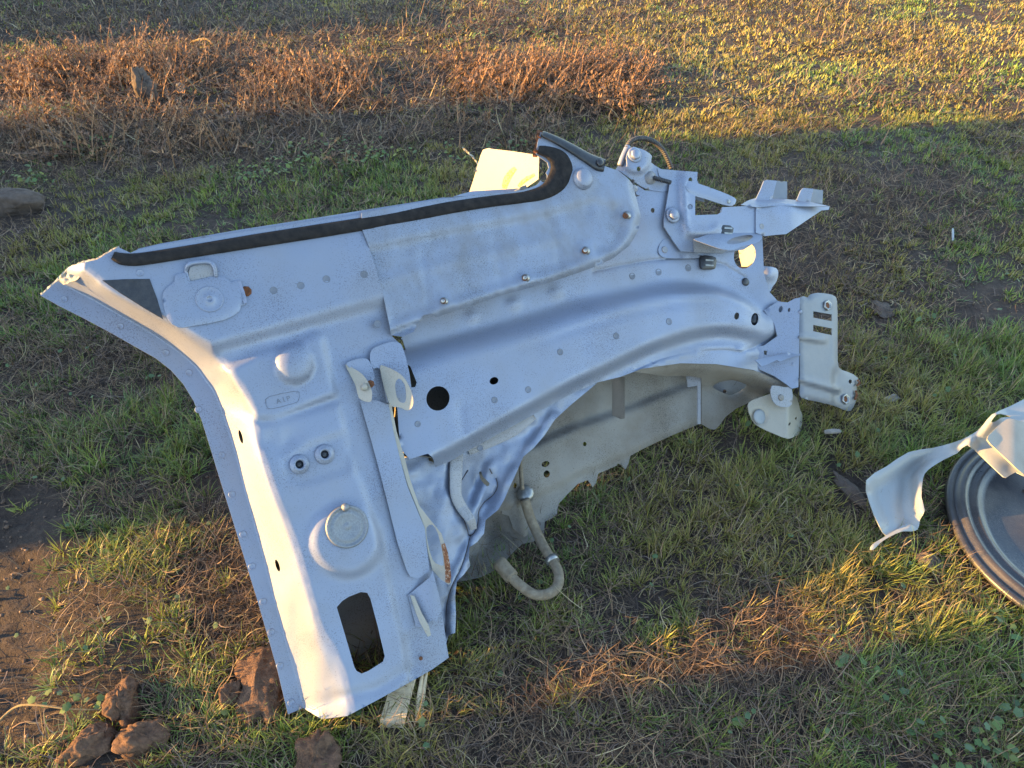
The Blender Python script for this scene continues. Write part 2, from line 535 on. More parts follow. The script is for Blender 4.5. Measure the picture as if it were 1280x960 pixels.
LINE_A = catmull([(71, 352), (110, 371), (147, 392), (182, 412), (214, 433), (243, 457), (257, 476), (267, 490), (280, 523), (294, 567), (306, 614),
                  (319, 661), (334, 718), (341, 745), (360, 814), (379, 884)], False, 3)
LINE_B = catmull([(105, 338), (120, 350), (130, 359), (165, 381), (205, 402), (239, 425), (272, 450), (294, 478), (309, 503), (318, 540), (328, 582),
                  (341, 620), (356, 657), (370, 695), (382, 739), (396, 785), (411, 810), (426, 845), (437, 893)], False, 3)
EDGE_L = [(50, 369), (75, 383), (105, 398), (135, 414), (165, 431), (195, 448), (214, 463), (229, 480), (242, 501), (252, 525), (262, 557), (272, 590),
          (284, 628), (296, 667), (308, 706), (321, 748), (334, 793), (346, 835), (360, 893)]
pillar_outline = EDGE_L + [(379, 885), (402, 899), (434, 895), (470, 876), (505, 857), (540, 837), (561, 822),
                           (558, 805), (554, 775), (549, 745), (541, 712), (532, 660), (522, 634), (511, 606), (501, 573), (494, 540), (488, 505),
                           (514, 484), (508, 448), (500, 430), (489, 419), (487, 407), (479, 369), (470, 335), (460, 305), (452, 285), (452, 268),
                           (400, 275), (300, 290), (200, 306), (172, 312), (163, 316), (148, 309), (137, 315), (122, 324), (105, 328), (86, 334), (71, 351)]
flange_zone = np.vstack([[(62, 352), (30, 372)], np.array(EDGE_L) + np.array([-9, 7]), [(362, 912), (383, 900)], LINE_A[::-1]])
flank_zone = np.vstack([LINE_A, [(383, 900), (400, 915), (440, 910)], LINE_B[::-1], [(100, 322), (70, 340)]])
STEP_HI = [(255, 300), (255, 430), (349, 407), (420, 388), (489, 371), (520, 250), (300, 250)]
upper_zone = [(40, 250), (500, 250), (500, 372), (420, 393), (349, 413), (266, 436), (150, 380), (40, 350)]
dome_pad = [(280, 462), (318, 444), (366, 430), (394, 417), (403, 421), (420, 494), (380, 510), (345, 524), (318, 524), (300, 495)]
low_line = np.array([(423, 504), (445, 592), (452, 604), (466, 645), (479, 692), (494, 761), (503, 800), (512, 850)])
left_of_low = np.vstack([low_line, [(440, 950), (250, 900), (250, 500), (330, 530), (400, 510)]])
nut_pad = [(352, 576), (392, 553), (430, 540), (440, 560), (437, 588), (400, 600), (375, 606), (358, 598)]
rect_hole = [(421, 759), (428, 751), (436, 746), (451, 740), (459, 741), (463, 748), (472, 782), (481, 820), (479, 827), (460, 839), (452, 842), (446, 839), (443, 834), (432, 796)]

def pillar_h(X, Y):
    dA, dB = pdist(LINE_A, X, Y), pdist(LINE_B, X, Y)
    t = dA / (dA + dB + 1e-6)
    t = t * 0.9 + 0.1 * t * t * (3 - 2 * t)
    fz, kz = inside(flange_zone, X, Y), inside(flank_zone, X, Y)
    # closer than ~4 px to the flange line the fold has a small radius
    front = ~(fz | kz)
    f = np.zeros(np.shape(X))
    f += pad_h(upper_zone, 12, 0.016, X, Y)
    f += pad_h(dome_pad, 6, 0.012, X, Y)
    f += pad_h(left_of_low, 5, 0.008, X, Y)
    f -= pad_h(nut_pad, 5, 0.005, X, Y)
    r = np.hypot(X - 433, (Y - 676))
    f += 0.012 * sstep(52, 34, r)                          # round boss that carries the metal cap
    r = np.hypot(X - 368, Y - 455)
    f += 0.020 * np.sqrt(np.clip(1 - (r / 25) ** 2, 0, 1))     # hemispherical emboss
    g = pdist([(338, 552), (352, 562), (362, 548)], X, Y)
    f -= 0.006 * np.exp(-(g / 12) ** 2)
    g = pdist([(390, 880), (470, 862), (520, 832), (514, 800)], X, Y)
    f -= 0.004 * np.exp(-(g / 7) ** 2)
    # the front skin rolls over softly into the flank; slight ripples in the sheet
    n = np.where(fz, FLANGE, np.where(kz, FLANGE * (1 - t) + f * t, f)) - 0.005 * np.exp(-(dB / 5.5) ** 2) * np.where(fz, 0, 1)
    n = n + (fbm(X, Y, 0.03, 3) - 0.5) * 0.0022
    low = sstep(700, 760, Y) * kz
    n = n + 0.005 * np.sin((X * 0.6 + Y * 0.1) * 0.16) * low * 4 * t * (1 - t)
    return n

pillar = sheet('hinge_pillar', pillar_outline, M['silver'], body, 0, pillar_h,
               holes=[rect_hole, circle(301, 546, 2.2, 9, -0.25, 10), circle(347, 707, 2.4, 8, -0.3, 10)],
               res=4.5, lines=[(LINE_A, 1.5), (LINE_B, 3.0)], th=0.002)

def ph(px, py):
    return float(np.ravel(pillar_h(np.array([float(px)]), np.array([float(py)])))[0])

def shrink(poly, k, c):
    P = np.array(poly, float); return np.array(c) + (P - np.array(c)) * k

# closing panel behind the pillar: a closed box section
inner_out = [(95, 366), (145, 397), (205, 436), (240, 464), (256, 492), (275, 545), (290, 600), (310, 675), (335, 765), (358, 845), (370, 878), (420, 884), (545, 822), (538, 750), (510, 620), (495, 520), (470, 480), (455, 300), (300, 305), (175, 326), (120, 345)]
sheet('inner_closing_panel', inner_out, M['grey_under'], body, -0.082, lambda X, Y: -0.05 * sstep(0, 40, pdist(LINE_A, X, Y)), res=16, th=0.002)

def wall(name, line, n1, n2, mat, parent, th=0.002, step=8):  # hidden webs added to block sun leaking in behind the panel
    """web of sheet metal standing across a box section along a traced line, from depth n1 to n2"""
    L = resample(line, step, False)
    k = len(L)
    A = PAN.at(L[:, 0], L[:, 1], np.full(k, n1)); B = A - PAN.N * (n1 - n2)
    T = np.gradient(A, axis=0); T /= np.linalg.norm(T, axis=1)[:, None]
    off = np.cross(T, PAN.N) * th
    V = np.concatenate([A, B, A + off, B + off])
    F = []
    for i in range(k - 1):
        F += [(i, i + 1, k + i + 1, k + i), (2 * k + i, 3 * k + i, 3 * k + i + 1, 2 * k + i + 1), (i, 2 * k + i, 2 * k + i + 1, i + 1), (k + i, k + i + 1, 3 * k + i + 1, 3 * k + i)]
    F += [(0, k, 3 * k, 2 * k), (k - 1, 3 * k - 1, 4 * k - 1, 2 * k - 1)]
    return link_mesh(name, V, F, mat, parent, False)
wall('pillar_side_web', [(492, 520), (505, 590), (520, 660), (535, 740), (545, 815)], -0.004, -0.13, M['grey_under'], body)
wall('dash_panel_stub', [(500, 440), (505, 520), (514, 600), (524, 690), (530, 735)], -0.13, -0.27, M['grey_under'], body)
wall('pillar_top_web', [(150, 330), (250, 318), (350, 302), (450, 286)], -0.004, -0.13, M['grey_under'], body)

# spot welds along the flange
for (x, y) in ((80, 374), (150, 408), (207, 441), (236, 466), (248, 512), (277, 569), (290, 618), (304, 668), (315, 708), (329, 752), (339, 790), (350, 832), (364, 878), (175, 341)):
    n0 = ph(x, y); m = PAN.mpp(x, y, n0)
    lathe('spot_weld', x, y, n0 - 0.0005, [(4.6 * m, 0), (4.6 * m, 0.0015), (3.9 * m, 0.0019), (3.2 * m, 0.0011), (0.4 * m, 0.0011)], M['silver'], pillar, 14)

# black foam patch
patch = sheet('foam_patch', [(128, 350.5), (155, 349), (187, 348.5), (196, 372), (204, 399), (180, 385), (150, 366)], M['pad'], body, 0.0175, None, res=14, th=0.003)

# latch reinforcement plate with its round disc, loop and rusty weld nut
plate_o = catmull([(203, 372), (208, 360), (218, 352), (219, 344), (232, 341), (236, 352), (262, 346), (280, 346), (289, 353), (300, 351), (309, 378), (301, 382), (299, 389),
                   (280, 400), (238, 408), (222, 409), (209, 398)], True, 2)
lplate = sheet('reinforcement_plate', plate_o, M['silver'], body, 0.0200, lambda X, Y: 0.003 * sstep(0, 6, pdist(plate_o, X, Y, True)), res=6, th=0.003)
m = PAN.mpp(262, 374, 0.02)
lathe('locating_disc', 262, 374, 0.0222, [(17 * m, 0), (17 * m, 0.002), (16 * m, 0.003), (15 * m, 0.0022), (6 * m, 0.0022), (5.4 * m, 0.0034), (3.4 * m, 0.0034), (3.0 * m, 0.001), (0.3 * m, 0.001)], M['silver'], lplate, 26)
sheet('folded_tab', [(297, 351), (301, 351), (309, 378), (305, 380)], M['silver'], lplate, 0.024, lambda X, Y: (X - 303) * 0.0007, res=5, th=0.006)
lathe('weld_nut', 307.5, 365, 0.011, [(7 * m, 0), (7 * m, 0.007), (5 * m, 0.008), (3 * m, 0.006)], M['rust'], lplate, 8)
lp = [PAN.at(*p, 0.016) for p in ((236, 353), (233, 340))] + [PAN.at(*p, 0.026) for p in ((236, 331), (248, 328), (262, 328), (268, 334))] + [PAN.at(270, 346, 0.018)]
tube('wire_loop', lp, 0.0042, M['silver'], lplate, 8, 5)
sheet('loop_cup', catmull([(238, 334), (262, 331), (267, 346), (240, 352)], True, 3), M['silver_dirty'], lplate, 0.0165, lambda X, Y: 0.006 * sstep(352, 332, Y), res=4, th=0.002)

# round metal cap with a pull tab
m = PAN.mpp(433, 658, 0.024)
cz = ph(433, 666) + 0.001
cap = lathe('metal_cap', 433, 658, cz - 0.006, [(27 * m, 0), (27 * m, 0.009), (25.5 * m, 0.011), (24 * m, 0.0105), (22.6 * m, 0.0075), (20 * m, 0.0075), (19 * m, 0.0086), (15.5 * m, 0.0086), (14.5 * m, 0.0078), (6 * m, 0.0078), (5 * m, 0.0075), (3.5 * m, 0.0095), (0.3 * m, 0.0098)], M['aluminium'], body, 40)
lathe('pull_tab', 431, 634, cz, [(5 * m, 0), (5 * m, 0.008), (3 * m, 0.011), (0.3 * m, 0.012)], M['aluminium'], cap, 14)
def lettering(txt, px, py, n, size, ang, mat, parent, name='stamped_lettering', extr=0.0004):
    cu = bpy.data.curves.new(name, 'FONT'); cu.body = txt; cu.size = size; cu.align_x = 'CENTER'; cu.align_y = 'CENTER'; cu.extrude = extr
    t = bpy.data.objects.new(name, cu); COL.objects.link(t)
    dg = bpy.context.evaluated_depsgraph_get()
    me = bpy.data.meshes.new_from_object(t.evaluated_get(dg))
    bpy.data.objects.remove(t); bpy.data.curves.remove(cu)
    e = 1.0
    c = PAN.at(px, py, n)
    ux = PAN.at(px + math.cos(ang), py + math.sin(ang), n) - c; ux -= PAN.N * (ux @ PAN.N); ux /= np.linalg.norm(ux)
    vy = np.cross(PAN.N, ux)
    P = np.array([v.co[:] for v in me.vertices])
    W = c + P[:, :1] * ux + P[:, 1:2] * vy + P[:, 2:3] * PAN.N
    fs = [tuple(p.vertices) for p in me.polygons]
    bpy.data.meshes.remove(me)
    return link_mesh(name, W, fs, mat, parent, False)
# stamped oval mark "AIP" in its frame
n0 = ph(352, 500)
lettering('A I P', 354, 500, n0 + 0.0006, 0.0135, math.radians(-15), M['weld_spot'], pillar, 'stamped_mark', 0.0002)
fr = [(332, 502), (336, 496), (368, 489), (374, 492), (373, 500), (368, 504), (340, 511), (334, 509)]
frp = [PAN.at(x, y, n0 + 0.0004) for x, y in fr + fr[:1]]
tube('stamped_frame', frp, 0.0005, M['weld_spot'], pillar, 5, 2)

# two weld nuts
for (x, y) in ((374, 580.5), (405.5, 568)):
    n0 = ph(x, y); m = PAN.mpp(x, y, n0)
    w = lathe('weld_nut', x, y, n0 - 0.001, [(12.5 * m, 0), (12.5 * m, 0.004), (11.4 * m, 0.0065), (9.5 * m, 0.007), (8.2 * m, 0.010), (6.6 * m, 0.0105), (5.4 * m, 0.009), (5.0 * m, 0.003)], M['silver'], body, 22)
    lathe('thread_hole', x, y, n0 + 0.0025, [(5.05 * m, 0), (5.05 * m, 0.0006), (0.3 * m, 0.0006)], M['black'], w, 14)

# overlay strip down the right side of the pillar
strip_o = [(450, 501), (460, 536), (470, 572), (482, 618), (497, 679), (508, 712), (513, 721), (523, 723), (537, 714), (531, 660), (520, 634), (509, 607), (500, 573), (492, 540), (486, 506), (470, 500)]
sheet('overlay_strip', strip_o, M['silver'], body, 0.009, lambda X, Y: -0.004 * sstep(6, 0, pdist(low_line, X, Y)), res=6, th=0.002)
# folded edge flange with the rust-eaten ring at its foot
fold = [(484, 505), (489, 505), (496, 540), (506, 573), (513, 600), (524, 632), (538, 650), (552, 667), (559, 690), (563, 715), (564, 728), (561, 731), (551, 724), (541, 713), (535, 690), (531, 660), (521, 634), (510, 607), (500, 573), (492, 540)]
fold_hole = catmull([(533, 660), (541, 656), (548, 668), (553, 690), (555, 706), (549, 706), (541, 700), (535, 680)], True, 2)
ff = sheet('edge_flange', fold, M['cream'], body, 0.008, lambda X, Y: 0.028 * sstep(0, 28, pdist([(484, 505), (500, 573), (531, 660), (541, 713)], X, Y)), holes=[fold_hole], res=4, th=0.002)
rust_o = [(552, 681), (556, 679), (560, 691), (562.5, 706), (564, 721), (562, 729), (557, 728), (556.5, 712), (555, 697)]
sheet('rust_patch', rust_o, M['rusty_cream'], ff, 0.008, lambda X, Y: 0.0022 + 0.028 * sstep(0, 28, pdist([(484, 505), (500, 573), (531, 660), (541, 713)], X, Y)) + (fbm(X, Y, 0.4, 2) - 0.5) * 0.002, res=2.5, th=0.0012)
# small tab below
t2 = sheet('pressed_gusset', [(510, 744), (537, 722), (541, 713), (549, 745), (552, 762), (545, 778), (541, 775), (526, 784), (520, 783)], M['silver'], body, 0.004, lambda X, Y: 0.016 * sstep(512, 545, X), res=4, th=0.002)
sheet('torn_tab', [(513, 744), (518, 745), (527, 766), (536, 782), (539, 794), (535, 796), (526, 780), (520, 766)], M['cream'], body, 0.010, lambda X, Y: 0.014 * sstep(512, 536, X), res=4, th=0.0025)
lathe('weld_dot', 526, 823, 0.004, [(2.6 * 0.0016, 0), (2.2 * 0.0016, 0.002), (0.0003, 0.002)], M['rust'], pillar, 10)

# bracket plate at the waist of the pillar with the ring tab and the bolted tab
wplate = sheet('waist_plate', catmull([(463, 441), (469, 434), (488, 427.5), (499, 428.5), (503, 434), (508, 450), (514, 483), (505, 497), (484, 503), (476, 462), (467, 461), (463, 452)], True, 2), M['silver'], body, 0.012, None, res=6, th=0.002)
ring_out = catmull([(475, 460), (484, 459), (495, 464), (505, 472), (512, 484), (516, 496), (516, 507), (510, 513), (500, 509), (487, 504)], True, 3)
ring_in = catmull([(494, 480), (499, 473), (506, 480), (508, 492), (507, 502), (501, 503), (496, 496)], True, 3)
sheet('ring_tab', ring_out, M['cream'], body, 0.014, lambda X, Y: 0.0011 * np.clip(X - 475, 0, 60), holes=[ring_in], res=4, th=0.003)
tab_o = catmull([(432, 456), (441, 460), (452, 467), (460, 477), (465, 490), (464, 501), (458, 502), (449, 497), (444, 480)], True, 3)
tb = sheet('bolt_tab', tab_o, M['cream'], body, 0.010, lambda X, Y: 0.0011 * np.clip(X - 436, 0, 40), res=4, th=0.003)
sheet('bolt_tab_base', catmull([(433, 456), (442, 450), (455, 448), (462, 452), (468, 470), (466, 492), (452, 470)], True, 3), M['silver'], tb, 0.0125, None, res=5, th=0.002)
ax = -PAN.U * 0.75 + PAN.N * 0.66
lathe('bolt', 455, 484, 0.036, [(0.0075, -0.002), (0.0075, 0.002), (0.004, 0.003), (0.0035, 0.005)], M['cream'], tb, 12, axis=ax)
lathe('rusty_nut', 463, 480, 0.030, [(0.0075, -0.004), (0.0075, 0.004), (0.004, 0.005)], M['rust'], tb, 6, axis=ax)

# ------------------------------------------------------------------ upper rail
SEAL_CEN = [(141, 319), (152, 323.5), (168, 324.5), (190, 322), (240, 314), (320, 301), (400, 288.5), (480, 275.5), (560, 260), (615, 251.5), (655, 246.5), (680, 240), (695, 228), (702, 212), (698, 199), (687, 191), (673, 187)]
rail_top = [(452, 266), (500, 257), (557, 248), (600, 243), (636, 240), (656, 237), (671, 231), (679, 222), (686, 210), (684, 203), (670, 193), (672, 178), (676, 165)]
rail_outline = rail_top + [(700, 176), (735, 196), (757, 208), (772, 213), (784, 222), (791, 230), (796, 250), (801, 269), (798, 288), (787, 307), (768, 322), (740, 335), (690, 352), (627, 369), (581, 385),
                           (546, 396), (540, 392), (529, 394), (521, 406), (517, 415), (503, 421), (489, 419), (487, 407), (479, 369), (470, 335), (460, 305), (452, 285)]
rail_low = np.array([(489, 419), (546, 396), (627, 369), (690, 352), (740, 335), (768, 322), (787, 307), (798, 288), (801, 269), (796, 250), (791, 230)])
pane = [(455, 312), (560, 290), (680, 268), (742, 250), (790, 262), (770, 308), (690, 338), (580, 372), (489, 405)]
def rail_h(X, Y):
    n = np.full(np.shape(X), 0.0215)
    n -= pad_h(pane, 7, 0.009, X, Y)
    yb = 0.62 * Y + 0.17 * X
    # gentle horizontal crease lines and pressed ribs
    for line, w, a in (([(474, 352), (560, 328), (700, 298)], 7, 0.003), ([(528, 318), (532, 350), (536, 385)], 4, -0.0028), ([(618, 300), (624, 330), (628, 360)], 5, -0.0022),
                       ([(686, 272), (697, 300), (700, 330)], 5, -0.0032), ([(742, 262), (757, 290), (768, 312)], 6, 0.0025), ([(580, 338), (582, 362)], 5, -0.0015)):
        n += a * np.exp(-(pdist(line, X, Y) / w) ** 2)
    for (cx, cy, r, a) in ((555, 377, 13, 0.004), (657, 348, 13, 0.004), (732, 314, 15, 0.005), (783, 270, 15, 0.005), (728, 224, 20, 0.004)):
        n += a * sstep(r, r * 0.55, np.hypot(X - cx, Y - cy))
    for (cx, cy, r) in ((766, 309, 5), (734, 268, 4.5), (509, 313, 5), (454, 343, 5), (543, 299, 4), (522, 358, 4), (470, 406, 4), (787, 305, 3)):
        n -= 0.003 * sstep(r, r * 0.5, np.hypot(X - cx, Y - cy))
    n -= 0.014 * (1 - sstep(0, 9, pdist(rail_low, X, Y))) ** 2
    n += (fbm(X, Y, 0.035, 3) - 0.5) * 0.0035
    return n
rail = sheet('upper_rail', rail_outline, M['silver_streak'], body, 0, rail_h, holes=[circle(680, 222, 4, 6, 0.3, 12)], res=4.5, th=0.002)
# inner skin of the rail and the upturned lip seen above the seal
sheet('rail_inner_skin', [(172, 311), (200, 305), (300, 288.5), (400, 273.5), (480, 260), (557, 247), (600, 243), (636, 241), (640, 300), (560, 340), (500, 360), (400, 330), (250, 330), (176, 322)], M['silver'], body, -0.012, None, res=18, th=0.002)
sheet('rail_lip', [(172, 311), (200, 304.5), (300, 287), (400, 271.5), (480, 258.5), (556, 246.5), (557, 252), (480, 266), (400, 280), (300, 295), (200, 313), (174, 318)], M['silver'], body, 0.012, lambda X, Y: -0.004 + 0 * X, res=8, th=0.004)
seal = loft_strip('seal_strip', SEAL_CEN, [5, 7.5, 8, 8, 8, 8.5, 8.5, 8, 7.5, 7, 7, 9, 13, 14, 12, 8, 5], 0.012, M['rubber'], body, [0.012] * 8 + [0.016] * 6 + [0.018] * 3)
edge_rubber = loft_strip('rubber_edge_strip', [(677, 167), (695, 175), (715, 186), (735, 198), (748, 205), (756, 207)], [4, 5, 6, 7, 9, 8], 0.016, M['black'], body, 0.012)
lathe('strip_clip', 750, 204, 0.028, [(0.010, 0), (0.010, 0.004), (0.004, 0.006)], M['black'], edge_rubber, 10)
# raw cut edges: ragged torn metal
def ragged(name, line, n, amp, mat, parent, w=3.0, seed=0, slope=0.0):
    r = random.Random(seed)
    L = resample(line, 3.2, False)
    T = np.gradient(L, axis=0); T /= np.linalg.norm(T, axis=1)[:, None]
    Nn = np.stack([-T[:, 1], T[:, 0]], -1)
    V, F = [], []
    for i in range(len(L)):
        a = L[i] + Nn[i] * (w * 0.5 + r.uniform(-0.4, 0.4) * w * 0.4)
        b = L[i] - Nn[i] * (w * 0.5 + r.uniform(-0.6, 1.0) * w * 0.5)
        n1 = n + slope * i / len(L)
        V += [PAN.at(a[0], a[1], n1 + r.uniform(-1, 1) * amp), PAN.at(b[0], b[1], n1 + r.uniform(-1, 1) * amp)]
        if i: k = 2 * i; F.append((k - 2, k - 1, k + 1, k))
    m0 = len(V)
    V += [v - PAN.N * 0.002 for v in V]
    F += [tuple(x + m0 for x in f[::-1]) for f in F]
    return link_mesh(name, V, F, mat, parent, False)
ragged('cut_edge', [(51, 368), (71, 350), (86, 334), (105, 327), (122, 323), (137, 314), (149, 308)], -0.058, 0.0008, M['cream'], pillar, 1.6, 1, 0.065)
ragged('cut_edge', [(675, 163), (673, 175), (670, 186), (669, 196)], 0.019, 0.004, M['rust'], rail, 5, 2)
# crumpled corner metal where the pillar was cut through
sheet('crushed_corner', [(72, 350), (86, 334), (104, 327), (122, 324), (112, 333), (100, 342), (92, 346), (104, 341), (96, 350), (80, 356)], M['cream'], pillar, 0.0,
      lambda X, Y: -0.05 + 0.0011 * (X - 72) + (fbm(X, Y, 0.22, 2) - 0.5) * 0.02, res=2.5, th=0.002)

# fixings on the rail
m = PAN.mpp(728, 224, 0.02)
bp = lathe('round_plug', 728, 224, rail_h(np.array([728.]), np.array([224.]))[0] - 0.001, [(12.5 * m, 0), (12.5 * m, 0.004), (11.5 * m, 0.006), (10 * m, 0.012), (9.4 * m, 0.0135), (0.4 * m, 0.014)], M['silver'], body, 26)
sheet('plug_notch', [(731, 216), (733, 215), (732.5, 224), (730.5, 225)], M['white'], bp, 0.0345, None, res=3, th=0.002)
for (x, y) in ((555, 377), (657, 348), (732, 314), (783, 270)):
    n0 = rail_h(np.array([float(x)]), np.array([float(y)]))[0]; m = PAN.mpp(x, y, n0)
    ax = PAN.N * 0.8 - PAN.U * 0.5 + PAN.V * 0.1
    cl = lathe('weld_stud', x, y, n0 - 0.001, [(5.2 * m, 0), (5.2 * m, 0.003), (3.4 * m, 0.004), (2.9 * m, 0.011), (2.2 * m, 0.013), (0.3 * m, 0.013)], M['zinc'], body, 12, axis=ax)
    q = PAN.at(x - 1.0, y - 0.5, n0 + 0.008)
    lathe('stud_thread', x, y, 0, [(3.4 * m, -0.0008), (3.4 * m, 0.0008), (2.0 * m, 0.001)], M['rust'], cl, 12, axis=ax, center=q)
# spot-weld dents on the upper pillar skin
for (x, y) in ((342, 363), (376, 357), (408, 349), (455, 343), (472, 405)):
    n0 = ph(x, y) if x < 460 else 0.012; m = PAN.mpp(x, y, n0)
    lathe('spot_weld', x, y, n0 - 0.0006, [(4.8 * m, 0), (4.8 * m, 0.0010), (4.4 * m, 0.0011), (4.0 * m, 0.0008), (0.4 * m, 0.0008)], M['weld_spot'], pillar, 14)

# ------------------------------------------------------------------ fender apron (the arched beam)
LEDGE = catmull([(490, 440), (520, 429), (580, 413), (659, 391), (721, 372), (784, 359), (822, 352), (864, 352), (906, 359), (930, 368), (955, 385)], False, 4)
RIDGE = catmull([(490, 476), (520, 466), (559, 453), (646, 430), (721, 405), (784, 386), (812, 379), (846, 373), (885, 371), (914, 378), (940, 392), (955, 405)], False, 4)
UNDER = catmull([(530, 590), (545, 579), (562, 571), (582, 559), (653, 520), (713, 487), (760, 465), (790, 450), (823, 436), (869, 422), (906, 418), (942, 424), (958, 428), (972, 424)], False, 4)
apron_outline = [(500, 560), (496, 500), (500, 440), (500, 425), (520, 400), (560, 372), (640, 340), (730, 300), (775, 260), (785, 236), (797, 232), (806, 238), (838, 239), (838, 228), (872, 226), (884, 262), (944, 262), (953, 297), (955, 342), (962, 365), (972, 376), (985, 380),
                 (990, 400), (988, 430), (984, 481), (942, 462.5), (895, 455), (851, 454), (802, 461), (776, 471),
                 (747, 478), (713, 493), (653, 526), (582, 565), (562, 577), (545, 584), (541, 572), (535, 567), (528, 569), (512, 574)]
def apron_h(X, Y):
    yl = np.interp(X, LEDGE[:, 0], LEDGE[:, 1]); yr = np.interp(X, RIDGE[:, 0], RIDGE[:, 1]); yu = np.interp(X, UNDER[:, 0], UNDER[:, 1])
    t = (Y - yl) / (yr - yl + 1e-6)
    fade = sstep(985, 925, X)
    rec = -0.050
    up = np.clip((yl - Y) / 60, 0, 1)                       # upper flat plate leans slightly forward towards the top
    n = rec + (0.052) * sstep(0, 1, t) * fade + 0.010 * up + (1 - fade) * 0.012
    n -= 0.0045 * np.exp(-((Y - yr - 6) / 5.0) ** 2) * sstep(600, 760, X) * fade      # groove below the ridge
    # underside roll and the two thin lips of the wheel arch
    un = sstep(-14, 6, Y - yu)
    n -= 0.030 * un
    n += 0.006 * np.exp(-((Y - yu - 17) / 3.0) ** 2) * sstep(760, 830, X)
    for (x, y, r) in ((590, 396, 12), (642, 380, 12), (695, 366, 12)):
        n += 0.006 * sstep(r, r * 0.3, np.hypot((X - x), (Y - y) * 1.4))
    n += (fbm(X, Y, 0.02, 3) - 0.5) * 0.004
    # dent lines
    n -= 0.003 * np.exp(-(pdist([(575, 510), (580, 540)], X, Y) / 6) ** 2)
    return n
def ah(x, y):
    return float(apron_h(np.array([float(x)]), np.array([float(y)]))[0])
SEAM_TOP = [(742, 339), (780, 331), (815, 325), (845, 322), (872, 322), (905, 331), (930, 346)]
def apron_h2(X, Y):
    return apron_h(X, Y) - 0.004 * np.exp(-(pdist(SEAM_TOP, X, Y) / 1.3) ** 2) - 0.004 * np.exp(-(pdist(ARCH_SEAM, X, Y) / 1.3) ** 2)
ARCH_SEAM = [(794, 462), (825, 449.5), (869, 438.5), (906, 437), (927, 440), (943, 434), (968, 420)]
oval_hole = circle(931, 319, 13.5, 17, 0.25, 22)
apron = sheet('fender_apron', apron_outline, M['silver'], body, 0, apron_h2,
              holes=[circle(547.5, 498, 14.5, 15.5, 0.4, 24), circle(617.5, 476, 5.8, 4.6, -0.4, 12), circle(921, 395, 3.2, 4.6, 0.2, 10), circle(943.5, 399, 4.6, 8, 0.15, 14),
                     oval_hole, [(869, 249), (898, 257.5), (901, 262), (901, 266), (897, 268), (869, 269)], circle(816, 263, 2.6, 3.2, 0, 10), [(497, 424), (503, 424), (507, 437), (504, 438)],
                     [(508, 455), (513, 458), (521, 478), (519, 484), (514, 484)]],
              res=5, th=0.002, lines=[(SEAM_TOP, 1.3), (ARCH_SEAM, 1.3)])
# back skin of the apron box
sheet('apron_back_skin', [(500, 550), (505, 450), (580, 400), (700, 360), (790, 330), (870, 330), (940, 350), (950, 420), (890, 440), (790, 455), (700, 480), (600, 540), (540, 570)], M['grey_under'], body, -0.11, None, res=25, th=0.002)
wall('apron_end_web', [(503, 432), (500, 480), (498, 520), (503, 566)], -0.006, -0.11, M['grey_under'], body)
wall('apron_top_web', [(503, 436), (560, 412), (640, 388), (720, 364), (800, 345), (880, 340)], -0.052, -0.11, M['grey_under'], body)
wall('apron_bottom_web', [(503, 566), (545, 572), (600, 540), (660, 508), (720, 478)], -0.03, -0.11, M['grey_under'], body)
lathe('oval_plug', 943.5, 399, ah(943, 399) - 0.012, [(0.017, 0), (0.017, 0.004), (0.001, 0.005)], M['black'], apron, 14)
# square push-in clips
for (x, y) in ((885.5, 328), (909, 288)):
    base = 0.0 if y < 300 else ah(x, y)
    n0 = max(ah(x, y), -0.040) + (0.018 if y < 300 else 0.002)
    sq = catmull([(x - 9, y - 8), (x, y - 8.5), (x + 9.5, y - 6), (x + 9.5, y + 3), (x + 8, y + 8), (x, y + 8.5), (x - 8, y + 7.5), (x - 9.5, y)], True, 2)
    c1 = sheet('square_clip', sq, M['black'], body, n0, lambda X, Y: 0.003 * sstep(0, 3, pdist(sq, X, Y, True)), res=3, th=0.006)
    for dy in (-3, 3.4):
        sheet('clip_slot', [(x - 3, y + dy - 1.2), (x + 6.5, y + dy - 0.4), (x + 6.5, y + dy + 1.4), (x - 3, y + dy + 0.9)], M['white'], c1, n0 + 0.005, None, res=4, th=0.002)
for (x, y, rx) in ((931.5, 352.5, 4.5), (848, 314, 2.6)):
    n0 = ah(x, y); m = PAN.mpp(x, y, n0)
    lathe('push_plug', x, y, n0 - 0.001, [(rx * m, 0), (rx * m, 0.003), (rx * 0.6 * m, 0.005), (0.0005, 0.005)], M['black'], body, 12)
for (x, y) in ((618, 500), (660, 487), (836, 402), (700, 440), (770, 420), (522, 530), (600, 560), (823, 340), (790, 345), (860, 335)):
    n0 = ah(x, y); m = PAN.mpp(x, y, n0)
    lathe('spot_weld', x, y, n0 - 0.0008, [(4 * m, 0), (4 * m, 0.0014), (3.2 * m, 0.0018), (2.6 * m, 0.001), (0.4 * m, 0.001)], M['weld_spot'], apron, 12)

